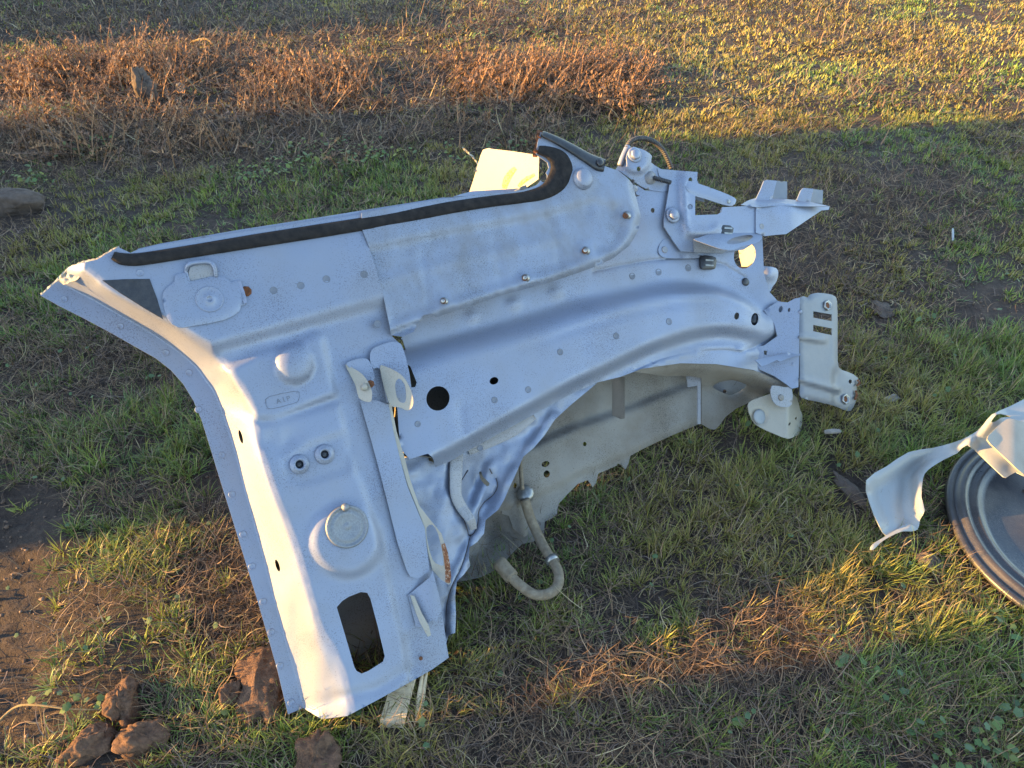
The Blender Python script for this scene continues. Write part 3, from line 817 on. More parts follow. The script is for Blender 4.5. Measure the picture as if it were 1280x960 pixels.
# latch bracket with its window and diagonal arm
brk_o = [(822, 211), (846, 213), (872, 215), (871, 230), (869, 247), (869, 269), (897, 268), (902, 265), (903, 259), (944, 257), (945, 291), (953, 297), (930, 312), (895, 316), (868, 315), (851, 314), (840, 299), (830, 283), (830, 274), (836, 238), (837, 228), (824, 220)]
def brk_h(X, Y):
    n = -0.030 + 0.010 * sstep(846, 856, X - 0.05 * (Y - 210)) * sstep(300, 292, Y + (X - 860) * 0.0)
    n += 0.006 * np.exp(-(pdist([(853, 228), (857, 280), (864, 290), (888, 289), (897, 283)], X, Y) / 3.5) ** 2)
    return n
brk = sheet('latch_bracket', brk_o, M['silver'], body, 0, brk_h, holes=[circle(863, 225, 2.6, 3.4, 0.1, 10), circle(862.5, 258.5, 3.4, 3.6, 0, 10)], res=4, th=0.003)
arm = sheet('diagonal_arm', catmull([(858, 226), (872, 229), (900, 239), (918, 247), (920, 252), (916, 257), (905, 256), (880, 248), (866, 244), (858, 236)], True, 2), M['silver'], body, -0.022,
            lambda X, Y: 0.006 * np.exp(-(pdist([(860, 234), (914, 253)], X, Y) / 6) ** 2), res=3.5, th=0.003)
lathe('arm_rivet', 910.5, 252, -0.017, [(0.0055, 0), (0.0055, 0.002), (0.003, 0.003)], M['zinc'], arm, 10)
for (x, y, k) in ((841, 269, 1.0), (793, 194, 1.0)):
    n0 = -0.026 if y > 200 else -0.020; m = PAN.mpp(x, y, n0)
    bo = lathe('flange_bolt', x, y, n0 - 0.001, [(9 * m, 0), (9 * m, 0.003), (7 * m, 0.005)], M['silver'], body, 18)
    lathe('bolt_head', x, y, n0 + 0.003, [(6 * m, 0), (6 * m, 0.008), (5 * m, 0.010), (0.3 * m, 0.0105)], M['silver'], bo, 6)
# round pressed patch left of the bracket
sheet('round_patch', catmull([(823, 312), (828, 301), (838, 297), (846, 304), (866, 316), (874, 322), (845, 323), (828, 321)], True, 3), M['silver'], body, -0.0425, lambda X, Y: 0.002 + 0 * X, res=5, th=0.002)
lathe('patch_dimple', 831, 312, -0.040, [(0.009, 0), (0.008, 0.002), (0.006, 0.0012), (0.001, 0.0012)], M['silver_dirty'], body, 14)

# pivot plate, threaded stud and the corrugated hose loop
piv_o = catmull([(774, 213), (780, 214), (784, 205), (783, 197), (786, 188), (793, 184), (806, 188), (815, 195), (814, 203), (826, 211), (838, 216), (838, 238), (815, 238), (800, 232), (789, 224)], True, 2)
piv = sheet('pivot_plate', piv_o, M['silver'], body, -0.032, lambda X, Y: 0.012 * sstep(22, 12, np.hypot(X - 796, Y - 200)) - 0.006 * sstep(222, 234, Y), holes=[circle(798.5, 211, 2.6, 3.2, 0, 10)], res=3.5, th=0.003)
sheet('pivot_ear', catmull([(770, 212), (776, 204), (781, 192), (784, 184), (790, 186), (786, 200), (782, 214), (776, 218)], True, 2), M['silver'], piv, -0.045, lambda X, Y: 0.0015 * (X - 780), res=4, th=0.004)
m = PAN.mpp(813, 223, -0.03)
lathe('washer', 812, 222, -0.036, [(8 * m, 0), (8 * m, 0.004), (5 * m, 0.006), (4.5 * m, 0.012), (0.4 * m, 0.012)], M['silver_dirty'], piv, 18)
tube('threaded_stud', [PAN.at(817, 222, -0.022), PAN.at(827, 225, -0.020), PAN.at(838, 228, -0.020)], 0.0058, M['black'], body, 10, 4, ridges=11)
hp = [PAN.at(x, y, n) for x, y, n in ((783, 186, -0.040), (788, 177, -0.040), (798, 173, -0.042), (810, 174, -0.046), (820, 179, -0.052), (828, 187, -0.058), (834, 198, -0.064), (839, 210, -0.070))]
hose_loop = tube('corrugated_hose', hp, 0.0068, M['conduit'], body, 10, 6, ridges=34)
tube('hose_end', [PAN.at(775, 207, -0.05), PAN.at(779, 196, -0.044), PAN.at(785, 183, -0.040)], 0.008, M['silver'], hose_loop, 10, 4)
lathe('torn_sealer', 792, 236, 0.002, [(0.010, 0), (0.009, 0.005), (0.002, 0.008)], M['greyseal'], rail, 7)
ragged('frayed_foam', [(787, 226), (791, 233), (794, 246)], 0.004, 0.006, M['seal'], rail, 6, 5)

# front horn with two upright tabs
horn = sheet('front_horn', [(945, 257), (975, 254), (1010, 256), (1037, 258), (1036, 262), (1027, 263), (1006, 277), (983, 292.5), (970, 293.5), (957, 295), (945, 291)], M['silver'], body, -0.020, lambda X, Y: 0.004 * sstep(258, 262, Y) - 0.0006 * np.clip(X - 990, 0, 50), res=5, th=0.004)
sheet('horn_top', [(926, 256), (934, 251), (946, 247), (985, 249), (1012, 252), (1038, 258), (1010, 258), (975, 257), (945, 259)], M['silver'], horn, -0.060, lambda X, Y: 0.0045 * np.clip(Y - 248, 0, 11), res=4, th=0.003)
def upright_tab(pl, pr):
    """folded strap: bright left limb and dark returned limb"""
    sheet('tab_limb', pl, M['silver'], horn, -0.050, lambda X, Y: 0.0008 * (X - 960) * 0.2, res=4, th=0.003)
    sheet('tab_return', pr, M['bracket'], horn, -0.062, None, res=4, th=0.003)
upright_tab([(945, 249), (951, 236), (955, 226), (958, 225), (971, 226), (965, 250), (957, 252)], [(958, 224.5), (984, 227), (984, 249.5), (965, 250), (968, 236)])
upright_tab([(996, 250), (1001, 238), (1004, 235), (1017, 236), (1013, 252), (1003, 253)], [(1004, 234.5), (1029, 238), (1028, 255), (1012, 252), (1016, 241)])
lathe('horn_weld', 952, 283, -0.017, [(0.008, 0), (0.0075, 0.002), (0.006, 0.0012), (0.001, 0.0012)], M['silver_dirty'], horn, 14)

# lamp ledge over the oval hole, with the sunlit box seen through it
ledge_o = catmull([(867, 299), (874, 297), (885, 293), (908, 291), (930, 290), (945, 291), (953, 295), (949, 302), (938, 306), (928, 308), (918, 312), (909, 312.5), (897, 310), (880, 304)], True, 2)
def ledge_h(X, Y):
    return 0.0028 * np.clip(Y - 291, 0, 22)
sheet('lamp_ledge', ledge_o, M['silver'], body, -0.022, ledge_h, holes=[circle(925, 299.5, 17, 4.4, -0.24, 20)], res=3.5, th=0.003)
sheet('ledge_web', [(867, 299), (880, 304), (897, 310), (909, 313), (903, 317), (893, 316), (868, 315)], M['silver_dirty'], body, -0.026, lambda X, Y: 0.0006 * (X - 868) * 0.6, res=4, th=0.003)
sheet('box_bracket', [(922, 297), (952, 294), (952, 305), (944, 308), (943, 316), (946, 321), (941, 328), (935, 333), (928, 333), (925, 320)], M['cream'], body, -0.120, lambda X, Y: 0.0024 * (X - 918) - 0.006 * sstep(929, 926, X), res=4, th=0.003)
sheet('box_floor', [(921, 333), (928, 332), (936, 332), (938, 338), (930, 341), (924, 339)], M['rust'], body, -0.115, lambda X, Y: 0.003 * (Y - 336), res=4, th=0.003)
tag(bpy.data.objects['box_bracket'], 'cream box bracket seen through the oval hole')
sheet('side_bump', catmull([(953, 334), (960, 333), (970, 335), (973, 341), (971, 351), (966, 358), (961, 366), (956, 350)], True, 2), M['silver'], body, -0.075, lambda X, Y: 0.015 * np.exp(-(np.hypot(X - 962, Y - 342) / 9) ** 2), res=3.5, th=0.004)

# ------------------------------------------------------------------ radiator bracket at the front end
side_o = [(955, 388), (972, 377), (985, 378), (994, 373), (1000, 372), (999, 410), (999, 440), (998, 484), (990, 486), (984, 481), (968, 470), (950, 462), (942, 450), (942, 434), (955, 432), (972, 420), (968, 405)]
sheet('side_plate', side_o, M['silver'], body, -0.038, lambda X, Y: 0.00055 * (X - 950), holes=[circle(976, 386.5, 2.6, 4.2, 0.3, 10), circle(986.5, 387.5, 1.8, 2.8, 0.2, 8), [(955, 438), (959, 438.5), (958.5, 444), (955, 443)]], res=5, th=0.003)
rad_o = catmull([(999, 372), (1010, 372), (1013, 368), (1023, 366), (1036, 367.5), (1043, 370), (1046.5, 377), (1047, 410), (1047, 440), (1048.5, 459), (1057, 464), (1067, 468), (1075, 476), (1071, 481), (1071, 490), (1070, 501), (1066, 510), (1060, 514), (1044, 507.5), (1022, 502), (1002, 497), (1000, 484), (999.5, 440), (999, 405)], True, 2)
def rad_h(X, Y):
    n = -0.012 - 0.0003 * (X - 1000)
    for line in ([(984, 427), (994, 422), (1000, 421), (1015, 423), (1030, 425)], [(992, 478), (1000, 474), (1024, 480), (1047, 487)]):
        n = n + 0.011 * np.exp(-(pdist(line, X, Y) / 3.0) ** 2)
    n = n - 0.006 * sstep(1038, 1044, X) * sstep(455, 470, Y)
    n = n - 0.004 * (1 - sstep(0, 4, pdist(rad_o, X, Y, True)))
    return n
rad = sheet('radiator_bracket', rad_o, M['bracket'], body, 0, rad_h, holes=[[(1016.6, 389), (1040, 393), (1040, 401.5), (1016.6, 397)], [(1016.6, 406), (1040, 410.5), (1040, 419), (1016.6, 414)], circle(1063, 477, 2.2, 2.8, 0, 8)], res=3.5, th=0.003)
for (x, y) in ((1033.5, 382), (1056, 499)):
    n0 = float(rad_h(np.array([float(x)]), np.array([float(y)]))[0]); m = PAN.mpp(x, y, n0)
    nt_ = lathe('weld_nut', x, y, n0, [(5.8 * m, 0), (5.6 * m, 0.006), (4.4 * m, 0.0065), (3.6 * m, 0.004)], M['zinc'], rad, 6)
    lathe('rusty_bore', x, y, n0 + 0.0035, [(3.7 * m, 0), (3.5 * m, 0.001), (0.3 * m, 0.0005)], M['rust'], rad, 12)
ragged('rusty_edge', [(1072, 475), (1075, 478), (1071, 482)], -0.034, 0.002, M['rust'], rad, 2.2, 8)
ragged('rusty_edge', [(1070, 488), (1071, 494), (1069, 500)], -0.034, 0.002, M['rust'], rad, 2.2, 9)
sheet('cross_ledge', [(944, 450), (962, 446), (983, 441), (1001, 437), (1001, 444), (985, 448), (975, 452), (971, 450), (958, 456), (952, 458)], M['silver'], body, -0.028, lambda X, Y: 0.0026 * np.clip(Y - 437, 0, 20), holes=[circle(962, 456, 4, 1.6, -0.2, 10)], res=4, th=0.003)
lathe('side_dimple', 1000, 390, -0.012, [(0.006, 0), (0.005, 0.004), (0.001, 0.005)], M['silver'], rad, 10)
lathe('side_dimple', 990, 456, -0.022, [(0.010, 0), (0.008, 0.006), (0.001, 0.008)], M['silver'], rad, 10)
# foot bracket below
foot_o = catmull([(935, 507), (941, 500), (958, 494), (970, 490), (985, 490), (996, 497), (1000, 512), (1003, 520), (1001, 540), (994, 545), (985, 548.5), (970, 543), (950, 534), (940, 524)], True, 2)
def foot_h(X, Y):
    return 0.0008 * (X - 985) * np.where(X < 985, 1, 0) - 0.0035 * np.clip(X - 985, 0, 30) - 0.006 * sstep(12, 8, np.hypot(X - 949, Y - 521))
foot = sheet('foot_bracket', foot_o, M['cream'], body, -0.030, foot_h, holes=[circle(949, 521, 2.4, 2.8, 0, 10), circle(987, 530, 1.2, 2.4, 0.4, 8), circle(995, 523, 1.2, 2.0, 0.4, 8)], res=3.5, th=0.003)
lathe('bush', 949, 521, -0.064, [(0.020, 0), (0.020, 0.004), (0.015, 0.006), (0.007, 0.004)], M['white'], foot, 20)
sheet('foot_strap', catmull([(965, 482), (980, 484), (990, 486), (990, 505), (982, 509), (970, 506), (964, 495)], True, 2), M['silver_dirty'], foot, -0.020, None, res=4, th=0.003)
lathe('strap_rivet', 976, 497, -0.020, [(0.009, 0), (0.008, 0.003), (0.004, 0.004)], M['grey_under'], foot, 12)

# ------------------------------------------------------------------ inner rail panel deep behind the arch
IN_D = -0.175
step_line = np.array([(560, 612), (610, 582), (660, 560), (720, 534), (782, 513), (828, 495), (876, 478)])
inner_o = [(530, 640), (520, 560), (540, 500), (600, 455), (680, 415), (760, 390), (830, 380), (880, 390), (880, 460), (878, 500), (877, 529), (850, 540), (825, 551), (800, 563), (788, 570), (786, 578), (782, 587), (776, 580), (762, 586), (748, 592), (745, 604), (741, 609), (735, 600), (722, 605), (710, 617), (698, 630),
           (697, 642), (690, 648), (681, 652), (680, 666), (667, 677), (653, 680), (640, 692), (630, 703), (615, 715), (600, 722), (585, 725), (570, 728), (550, 722)]
def inner_h(X, Y):
    ys = np.interp(X, step_line[:, 0], step_line[:, 1])
    n = 0.022 * sstep(-5, 4, Y - ys)
    ye = ys + np.interp(X, [560, 690, 880], [62, 55, 40])
    n -= 0.014 * sstep(0, 8, Y - ye - 4)
    n -= 0.03 * np.exp(-(pdist([(610, 650), (622, 685), (605, 715)], X, Y) / 13) ** 2)
    n += 0.012 * np.exp(-(pdist([(640, 630), (650, 665)], X, Y) / 10) ** 2)
    n += (fbm(X, Y, 0.03, 3) - 0.5) * 0.014
    return np.maximum(n, PAN.n_for_z(X, Y, 0.012) - IN_D)
inner = sheet('inner_rail_panel', inner_o, M['grey_under'], body, IN_D, inner_h, holes=[circle(682, 580, 5.2, 3.6, -0.35, 12), circle(683.5, 592.5, 4, 4.6, 0.2, 12), circle(731, 555, 2.4, 2.8, 0, 10), circle(644, 607, 2.2, 3.8, 0, 8), circle(773, 581, 1.6, 1.6, 0, 8)], res=5, th=0.002)
tag(inner, 'dusty beige inner rail panel with a ragged lower edge')
sheet('web_bracket', [(766, 474), (776, 470), (781, 472), (781, 523), (777, 524), (766, 519)], M['grey_under'], inner, IN_D + 0.045, lambda X, Y: 0.003 * (X - 766), res=5, th=0.003)
sheet('edge_bracket', [(858, 468), (864, 465), (873, 466), (876, 472), (876, 530), (872, 530), (872, 482), (860, 484)], M['silver_dirty'], inner, IN_D + 0.030, lambda X, Y: 0.001 * (X - 860), res=4, th=0.003)
# curved gusset under the arch
gus_o = [(790, 464), (802, 460.5), (851, 453.5), (895, 454.5), (942, 462), (984, 480.5), (990, 486), (976, 484), (955, 494), (937, 503), (920, 511), (907, 521), (900, 531), (894, 537), (888, 536.5), (877, 530), (877, 472), (860, 470), (830, 470)]
ARCH_LIP = np.array([(776, 471), (802, 460), (851, 453), (895, 454), (942, 462), (984, 480)])
def gus_h(X, Y):
    yl = np.interp(X, ARCH_LIP[:, 0], ARCH_LIP[:, 1])
    n = -0.040 - 0.11 * sstep(0, 34, Y - yl) * sstep(1000, 930, X)
    n -= 0.010 * sstep(14, 10, sdf_d(X, Y))
    return n
DIAM = [(891, 484), (899, 478), (916, 475), (934, 481), (926, 488), (914, 494), (902, 490)]
def sdf_d(X, Y):
    return -sdf(DIAM, X, Y) + 10
gus = sheet('arch_gusset', gus_o, M['grey_under'], body, 0, gus_h, holes=[catmull(DIAM, True, 2)], res=4, th=0.002)
sheet('gusset_backing', [(884, 476), (940, 472), (938, 496), (900, 500), (888, 495)], M['silver_dirty'], gus, -0.185, lambda X, Y: 0.004 * np.exp(-(np.hypot(X - 905, Y - 488) / 8) ** 2), holes=[circle(906, 489.5, 2.6, 3, 0, 8)], res=4, th=0.002)

# ------------------------------------------------------------------ crumpled rear wheelhouse
wh_o = [(503, 573), (530, 566), (541, 560), (600, 520), (660, 490), (720, 470), (762, 455), (745, 480), (733, 490), (716, 504), (694, 524), (680, 545), (667, 560), (654, 571), (646, 590), (638, 607), (630, 625), (623, 637), (607, 650), (605, 667), (596, 678), (587, 684), (586, 697), (588, 707), (580, 718), (571, 727),
        (569, 745), (570, 770), (569, 791), (561, 794), (557, 806), (545, 800), (530, 740), (520, 660)]
BEAD1 = np.array(catmull([(561, 578), (561.5, 600), (562, 617), (570, 634), (580, 650), (584, 662), (586, 669), (592, 667), (597, 655), (598, 640), (605, 628), (617, 618), (622, 607), (620, 598)], False, 3))
BEAD2 = np.array(catmull([(588, 669), (583, 690), (576, 710), (570, 722), (563, 738), (558, 760), (557, 790)], False, 3))
def wh_h(X, Y):
    n = -0.040 - 0.018 * sstep(545, 600, X) * sstep(480, 560, Y)
    n -= 0.030 * np.exp(-((X - 596) ** 2 / 22 ** 2 + (Y - 600) ** 2 / 40 ** 2))      # pushed-in pocket
    n += 0.014 * np.exp(-(pdist([(612, 585), (600, 620), (590, 650)], X, Y) / 6) ** 2)
    n += 0.012 * np.exp(-(pdist([(571, 582), (571, 622), (590, 655)], X, Y) / 7) ** 2)
    n += (fbm(X, Y, 0.045, 3) - 0.5) * 0.022
    n += 0.016 * sstep(14, 3, pdist([(694, 524), (667, 560), (646, 590), (623, 637), (605, 660), (587, 690), (571, 727), (569, 791)], X, Y))
    for Ln in (BEAD1, BEAD2):
        n -= 0.007 * np.exp(-(pdist(Ln, X, Y) / 1.2) ** 2)
    return n
wh = sheet('rear_wheelhouse', wh_o, M['silver'], body, 0, wh_h, holes=[catmull([(599, 590), (602, 590), (604, 596), (612, 604), (609, 608), (603, 602), (600, 597)], True, 2), [(540, 568), (543, 569), (543, 578), (536, 576), (535, 570)]], res=4, th=0.002, lines=[(BEAD1, 1.2), (BEAD2, 1.2)])
def whn(x, y): return float(wh_h(np.array([float(x)]), np.array([float(y)]))[0])
for Ln in (BEAD1, BEAD2):
    tube('sealant_line', [PAN.at(x, y, whn(x, y) + 0.0015) for x, y in Ln], 0.0016, M['seal'], wh, 6, 2)
sl = catmull([(571, 565), (570, 590), (570, 618), (577, 634), (588, 650), (592, 662)], False, 3)
loft_strip('sealer_bead', sl, [8, 8, 7, 7, 6, 4], 0.005, M['greyseal'], wh, [whn(x, y) for x, y in sl[::3]])
loft_strip('sealer_bead', [(585, 563), (610, 552), (640, 537), (668, 520)], [6, 8, 9, 4], 0.004, M['greyseal'], wh, [whn(585, 563), whn(610, 552), whn(640, 537), whn(668, 520)])
for pts_ in ([(577, 600), (581, 594), (585, 588)], [(612, 586), (615, 592)]):
    tube('sealer_crack', [PAN.at(x, y, whn(x, y) + 0.001) for x, y in pts_], 0.0014, M['seal'], wh, 5, 2)

# dust-caked hose and its clamp at the inner panel
hz = IN_D + 0.055
tube('rod', [PAN.at(650, 572, hz - 0.02), PAN.at(651, 590, hz - 0.02), PAN.at(653, 612, hz - 0.01)], 0.005, M['hose'], body, 8, 3)
cl = lathe('hose_fitting', 657, 618, hz - 0.02, [(0.019, -0.012), (0.021, 0.0), (0.020, 0.012), (0.012, 0.016), (0.008, 0.017)], M['zinc'], body, 12, axis=PAN.V * 0.5 + PAN.N * 0.8 - PAN.U * 0.2)
sheet('fitting_plate', catmull([(627, 626), (640, 618), (655, 612), (664, 618), (664, 624), (652, 629), (636, 629)], True, 2), M['grey_under'], body, hz - 0.028, None, res=4, th=0.003)
sheet('fitting_block', [(628, 629), (646, 630), (660, 668), (655, 672), (642, 662), (636, 645), (627, 642)], M['grey_under'], body, hz - 0.035, lambda X, Y: 0.012 * np.exp(-((X - 644 - (Y - 630) * 0.3) / 7) ** 2), res=4, th=0.003)
hs = [PAN.at(x, y, max(n, float(PAN.n_for_z(x, y, zz)))) for x, y, n, zz in ((656, 624, hz, 0.05), (662, 645, hz, 0.05), (672, 668, hz, 0.05), (682, 688, hz, 0.05), (690, 700, hz, 0.05), (698, 716, hz, 0.05), (697, 732, hz, 0.05), (686, 742, hz, 0.05), (668, 743, hz, 0.05), (652, 733, hz, 0.055), (640, 722, hz, 0.06), (628, 708, hz, 0.065))]
hose = tube('coolant_hose', hs, 0.0115, M['hose'], body, 12, 5)
lathe('hose_clamp', 692, 701, 0, [(0.0155, -0.006), (0.0155, 0.006), (0.012, 0.007)], M['zinc'], hose, 12, axis=hs[5] - hs[3], center=hs[4])
tube('hose_cuff', [hs[10], 0.5 * (hs[10] + hs[11]), hs[11] + (hs[11] - hs[10]) * 0.4], 0.0165, M['hose'], hose, 12, 3)

# ------------------------------------------------------------------ pale cut box standing behind the rail
cow_o = [(611, 185), (614, 186), (640, 189), (660, 192), (674, 194), (673, 224), (660, 233), (650, 240), (643, 246), (585, 246), (592, 225), (601, 194), (604, 187)]
cow = sheet('cowl_box', cow_o, M['cream'], body, -0.16, lambda X, Y: 0.0019 * (X - 600) + 0.0006 * np.clip(238 - Y, 0, 60) * 0.2, res=6, th=0.003)
tag(cow, 'cream cut box side with yellow crayon marks')
def cow_n(x, y): return -0.16 + 0.0019 * (x - 600) + 0.00012 * max(238 - y, 0) + 0.0008
for k, (line, w) in enumerate((([(644, 210), (637, 218), (632, 228), (630, 236)], 4.0), ([(641, 212), (633, 222), (629, 232)], 2.6), ([(668, 218), (655, 226), (648, 233)], 2.4), ([(660, 221), (650, 230)], 2.0))):
    P_ = np.array([q for q in line])
    L_ = catmull(P_, False, 4)
    T_ = np.gradient(L_, axis=0); T_ /= np.linalg.norm(T_, axis=1)[:, None]
    V_, F_ = [], []
    for i, (q, t) in enumerate(zip(L_, T_)):
        nn_ = np.array([-t[1], t[0]])
        ww = w * (0.5 + 0.5 * math.sin(math.pi * (i + 0.8) / (len(L_) + 0.6)))
        for s_ in (-1, 1):
            p_ = q + nn_ * ww * s_
            V_.append(PAN.at(p_[0], p_[1], cow_n(p_[0], p_[1])))
        if i: F_.append((2 * i - 2, 2 * i - 1, 2 * i + 1, 2 * i))
    link_mesh('crayon_mark', V_, F_, M['crayon'], cow, True)
sheet('cowl_shelf', [(557, 249), (575, 243), (590, 239), (640, 236), (660, 234), (655, 241), (636, 244), (600, 247)], M['silver'], body, -0.045, lambda X, Y: 0.002 * (Y - 236), res=5, th=0.003)
sheet('torn_lip', [(640, 240), (650, 234), (657, 231), (660, 236), (652, 241), (646, 244)], M['cream'], cow, -0.010, lambda X, Y: (fbm(X, Y, 0.3, 2) - 0.5) * 0.012, res=2.5, th=0.002)
ragged('torn_fibre', [(578, 184), (585, 191), (593, 198), (598, 206), (594, 214)], -0.165, 0.004, M['cream'], cow, 1.6, 12)


# ------------------------------------------------------------------ white scrap panel and round dish on the right
DISH_C, DISH_R = (1.3706, 1.1048), 0.3249
dz = 0.022
dish = empty('round_cover', (DISH_C[0], DISH_C[1], 0.0), 'dusty dark round plastic cover with a stepped rim, under the white scrap panel', 'cover')
def dish_lathe():
    prof = [(0.325, 0.0), (0.3255, 0.006), (0.321, 0.011), (0.312, 0.012), (0.308, 0.008), (0.303, 0.009), (0.299, 0.016), (0.292, 0.020), (0.284, 0.019), (0.279, 0.012), (0.272, 0.010), (0.262, 0.014),
            (0.254, 0.013), (0.246, 0.004), (0.235, 0.001), (0.15, -0.002), (0.06, -0.001), (0.004, 0.0)]
    seg = 96
    V, F = [], []
    for r, h in prof:
        for j in range(seg):
            a = 2 * math.pi * j / seg
            w = 0.002 * math.sin(3 * a + 1) + 0.0015 * math.sin(7 * a)
            V.append((DISH_C[0] + r * math.cos(a), DISH_C[1] + r * math.sin(a), dz + h + w + (0.012 * (r * math.sin(a + 0.6)))))
    n = len(V)
    V += [(x, y, z - 0.003) for x, y, z in V]
    m = len(prof)
    for off, rev in ((0, False), (n, True)):
        for i in range(m - 1):
            for j in range(seg):
                k = (j + 1) % seg
                f = (off + i * seg + j, off + i * seg + k, off + (i + 1) * seg + k, off + (i + 1) * seg + j)
                F.append(f[::-1] if rev else f)
    for j in range(seg):
        k = (j + 1) % seg
        F.append((n + j, n + k, k, j))
    F.append(tuple((m - 1) * seg + j for j in range(seg)))
    F.append(tuple(n + (m - 1) * seg + j for j in reversed(range(seg))))
    return link_mesh('dished_disc', V, F, M['dish'], dish, True)
dish_lathe()
tube('moulded_rib', [np.array((DISH_C[0] - 0.10, DISH_C[1] + 0.14, dz + 0.003)), np.array((DISH_C[0] - 0.03, DISH_C[1] + 0.08, dz + 0.004)), np.array((DISH_C[0] + 0.02, DISH_C[1] + 0.03, dz + 0.003))], 0.006, M['dish'], dish, 8, 4)

SCR = Frame((0.12, -0.25, 0.96), (np.array([0, 0, CAM_H]) - G(1150, 600, 0.07)) @ (np.array((0.12, -0.25, 0.96)) / np.linalg.norm((0.12, -0.25, 0.96))))
sp0 = G(1120, 660)
scrap = empty('scrap_panel', (float(sp0[0]), float(sp0[1]), 0.0), 'curved white plastic scrap panel with a folded foot, lying over the round cover', 'panel')
scr_o = catmull([(1083, 600), (1108, 583), (1136, 565), (1165, 560), (1192, 553), (1209, 546), (1222, 538), (1230, 530), (1240, 518), (1262, 508), (1300, 490), (1340, 480), (1350, 520), (1320, 560), (1300, 585),
                 (1286, 597), (1270, 590), (1258, 597), (1250, 592), (1230, 573), (1210, 556), (1197, 566), (1181, 574), (1166, 583), (1156, 592), (1153, 604), (1152, 622), (1156, 638), (1150, 650), (1147, 662), (1135, 656), (1122, 662), (1108, 670), (1098, 655), (1087, 628)], True, 2)
def scr_h(X, Y):
    n = 0.026 * sstep(20, 2, pdist([(1083, 600), (1136, 565), (1192, 553), (1222, 538), (1240, 518)], X, Y))
    n += 0.034 * sstep(16, 3, pdist([(1210, 556), (1166, 583), (1154, 598), (1153, 622), (1156, 638)], X, Y))
    n += 0.016 * sstep(14, 1, pdist([(1083, 600), (1087, 628), (1098, 655)], X, Y))
    n -= 0.010 * np.exp(-(pdist([(1190, 562), (1150, 580), (1132, 598), (1128, 630), (1130, 655)], X, Y) / 7) ** 2)
    n += 0.10 * sstep(1180, 1260, X)
    n -= 0.02 * np.exp(-(pdist([(1245, 560), (1262, 580)], X, Y) / 16) ** 2)
    return n
SH = [(1239, 527), (1244, 520), (1250, 517), (1264, 521), (1252, 522), (1244, 527)]
sc = sheet('curved_skin', scr_o, M['white'], scrap, 0, scr_h, holes=[catmull(SH, True, 2)], res=4, th=0.0025, frame=SCR)
foot_lip = catmull([(1088, 686), (1091, 680), (1102, 673), (1122, 661), (1135, 654), (1147, 661), (1140, 664), (1128, 664), (1112, 671), (1100, 679), (1092, 687)], True, 2)
sheet('folded_foot', foot_lip, M['white'], scrap, 0.001, lambda X, Y: 0.006 * np.exp(-(pdist([(1092, 682), (1138, 658)], X, Y) / 4) ** 2), res=3, th=0.003, frame=SCR)
sheet('square_pad', catmull([(1234, 549), (1240, 540), (1254, 527), (1262, 523), (1274, 526), (1300, 532), (1320, 545), (1300, 580), (1285, 594), (1276, 590), (1262, 577), (1245, 561)], True, 2), M['pad_dirty'], scrap, 0.135, lambda X, Y: 0.004 * np.sin(X * 0.12) + 0.0003 * (1280 - X), res=5, th=0.004, frame=SCR)

# ------------------------------------------------------------------ wood stake under the pillar
def wood_stake():
    c = G(497, 900)
    o = empty('wood_stake', (float(c[0]), float(c[1]), 0.0), 'short pale split wooden stake propping the foot of the pillar', 'stake')
    top = [(-0.028, -0.018), (0.026, -0.020), (0.030, 0.014), (-0.022, 0.020)]
    V = []
    for z, k, sx, sy in ((-0.03, 0.75, -0.014, -0.012), (0.004, 0.9, -0.006, 0.012), (0.032, 0.85, 0.006, 0.068), (0.062, 0.8, 0.018, 0.135)):
        for i, (x, y) in enumerate(top):
            V.append((c[0] + x * k + sx + random.uniform(-0.003, 0.003), c[1] + y * k + sy + random.uniform(-0.003, 0.003), z))
    F = []
    for l in range(3):
        for j in range(4):
            k = (j + 1) % 4
            F.append((l * 4 + j, l * 4 + k, (l + 1) * 4 + k, (l + 1) * 4 + j))
    F += [(3, 2, 1, 0), (12, 13, 14, 15)]
    link_mesh('split_block', V, F, M['wood'], o, False)
    for (dx, h) in ((0.036, 0.10), (0.043, 0.085)):
        P = [(c[0] + dx, c[1] - 0.012, -0.02), (c[0] + dx + 0.004, c[1] + 0.04, h * 0.2), (c[0] + dx + 0.012, c[1] + 0.10, h * 0.45)]
        tube('splinter', np.array(P), [0.006, 0.005, 0.002], M['wood'], o, 5, 2)
wood_stake()

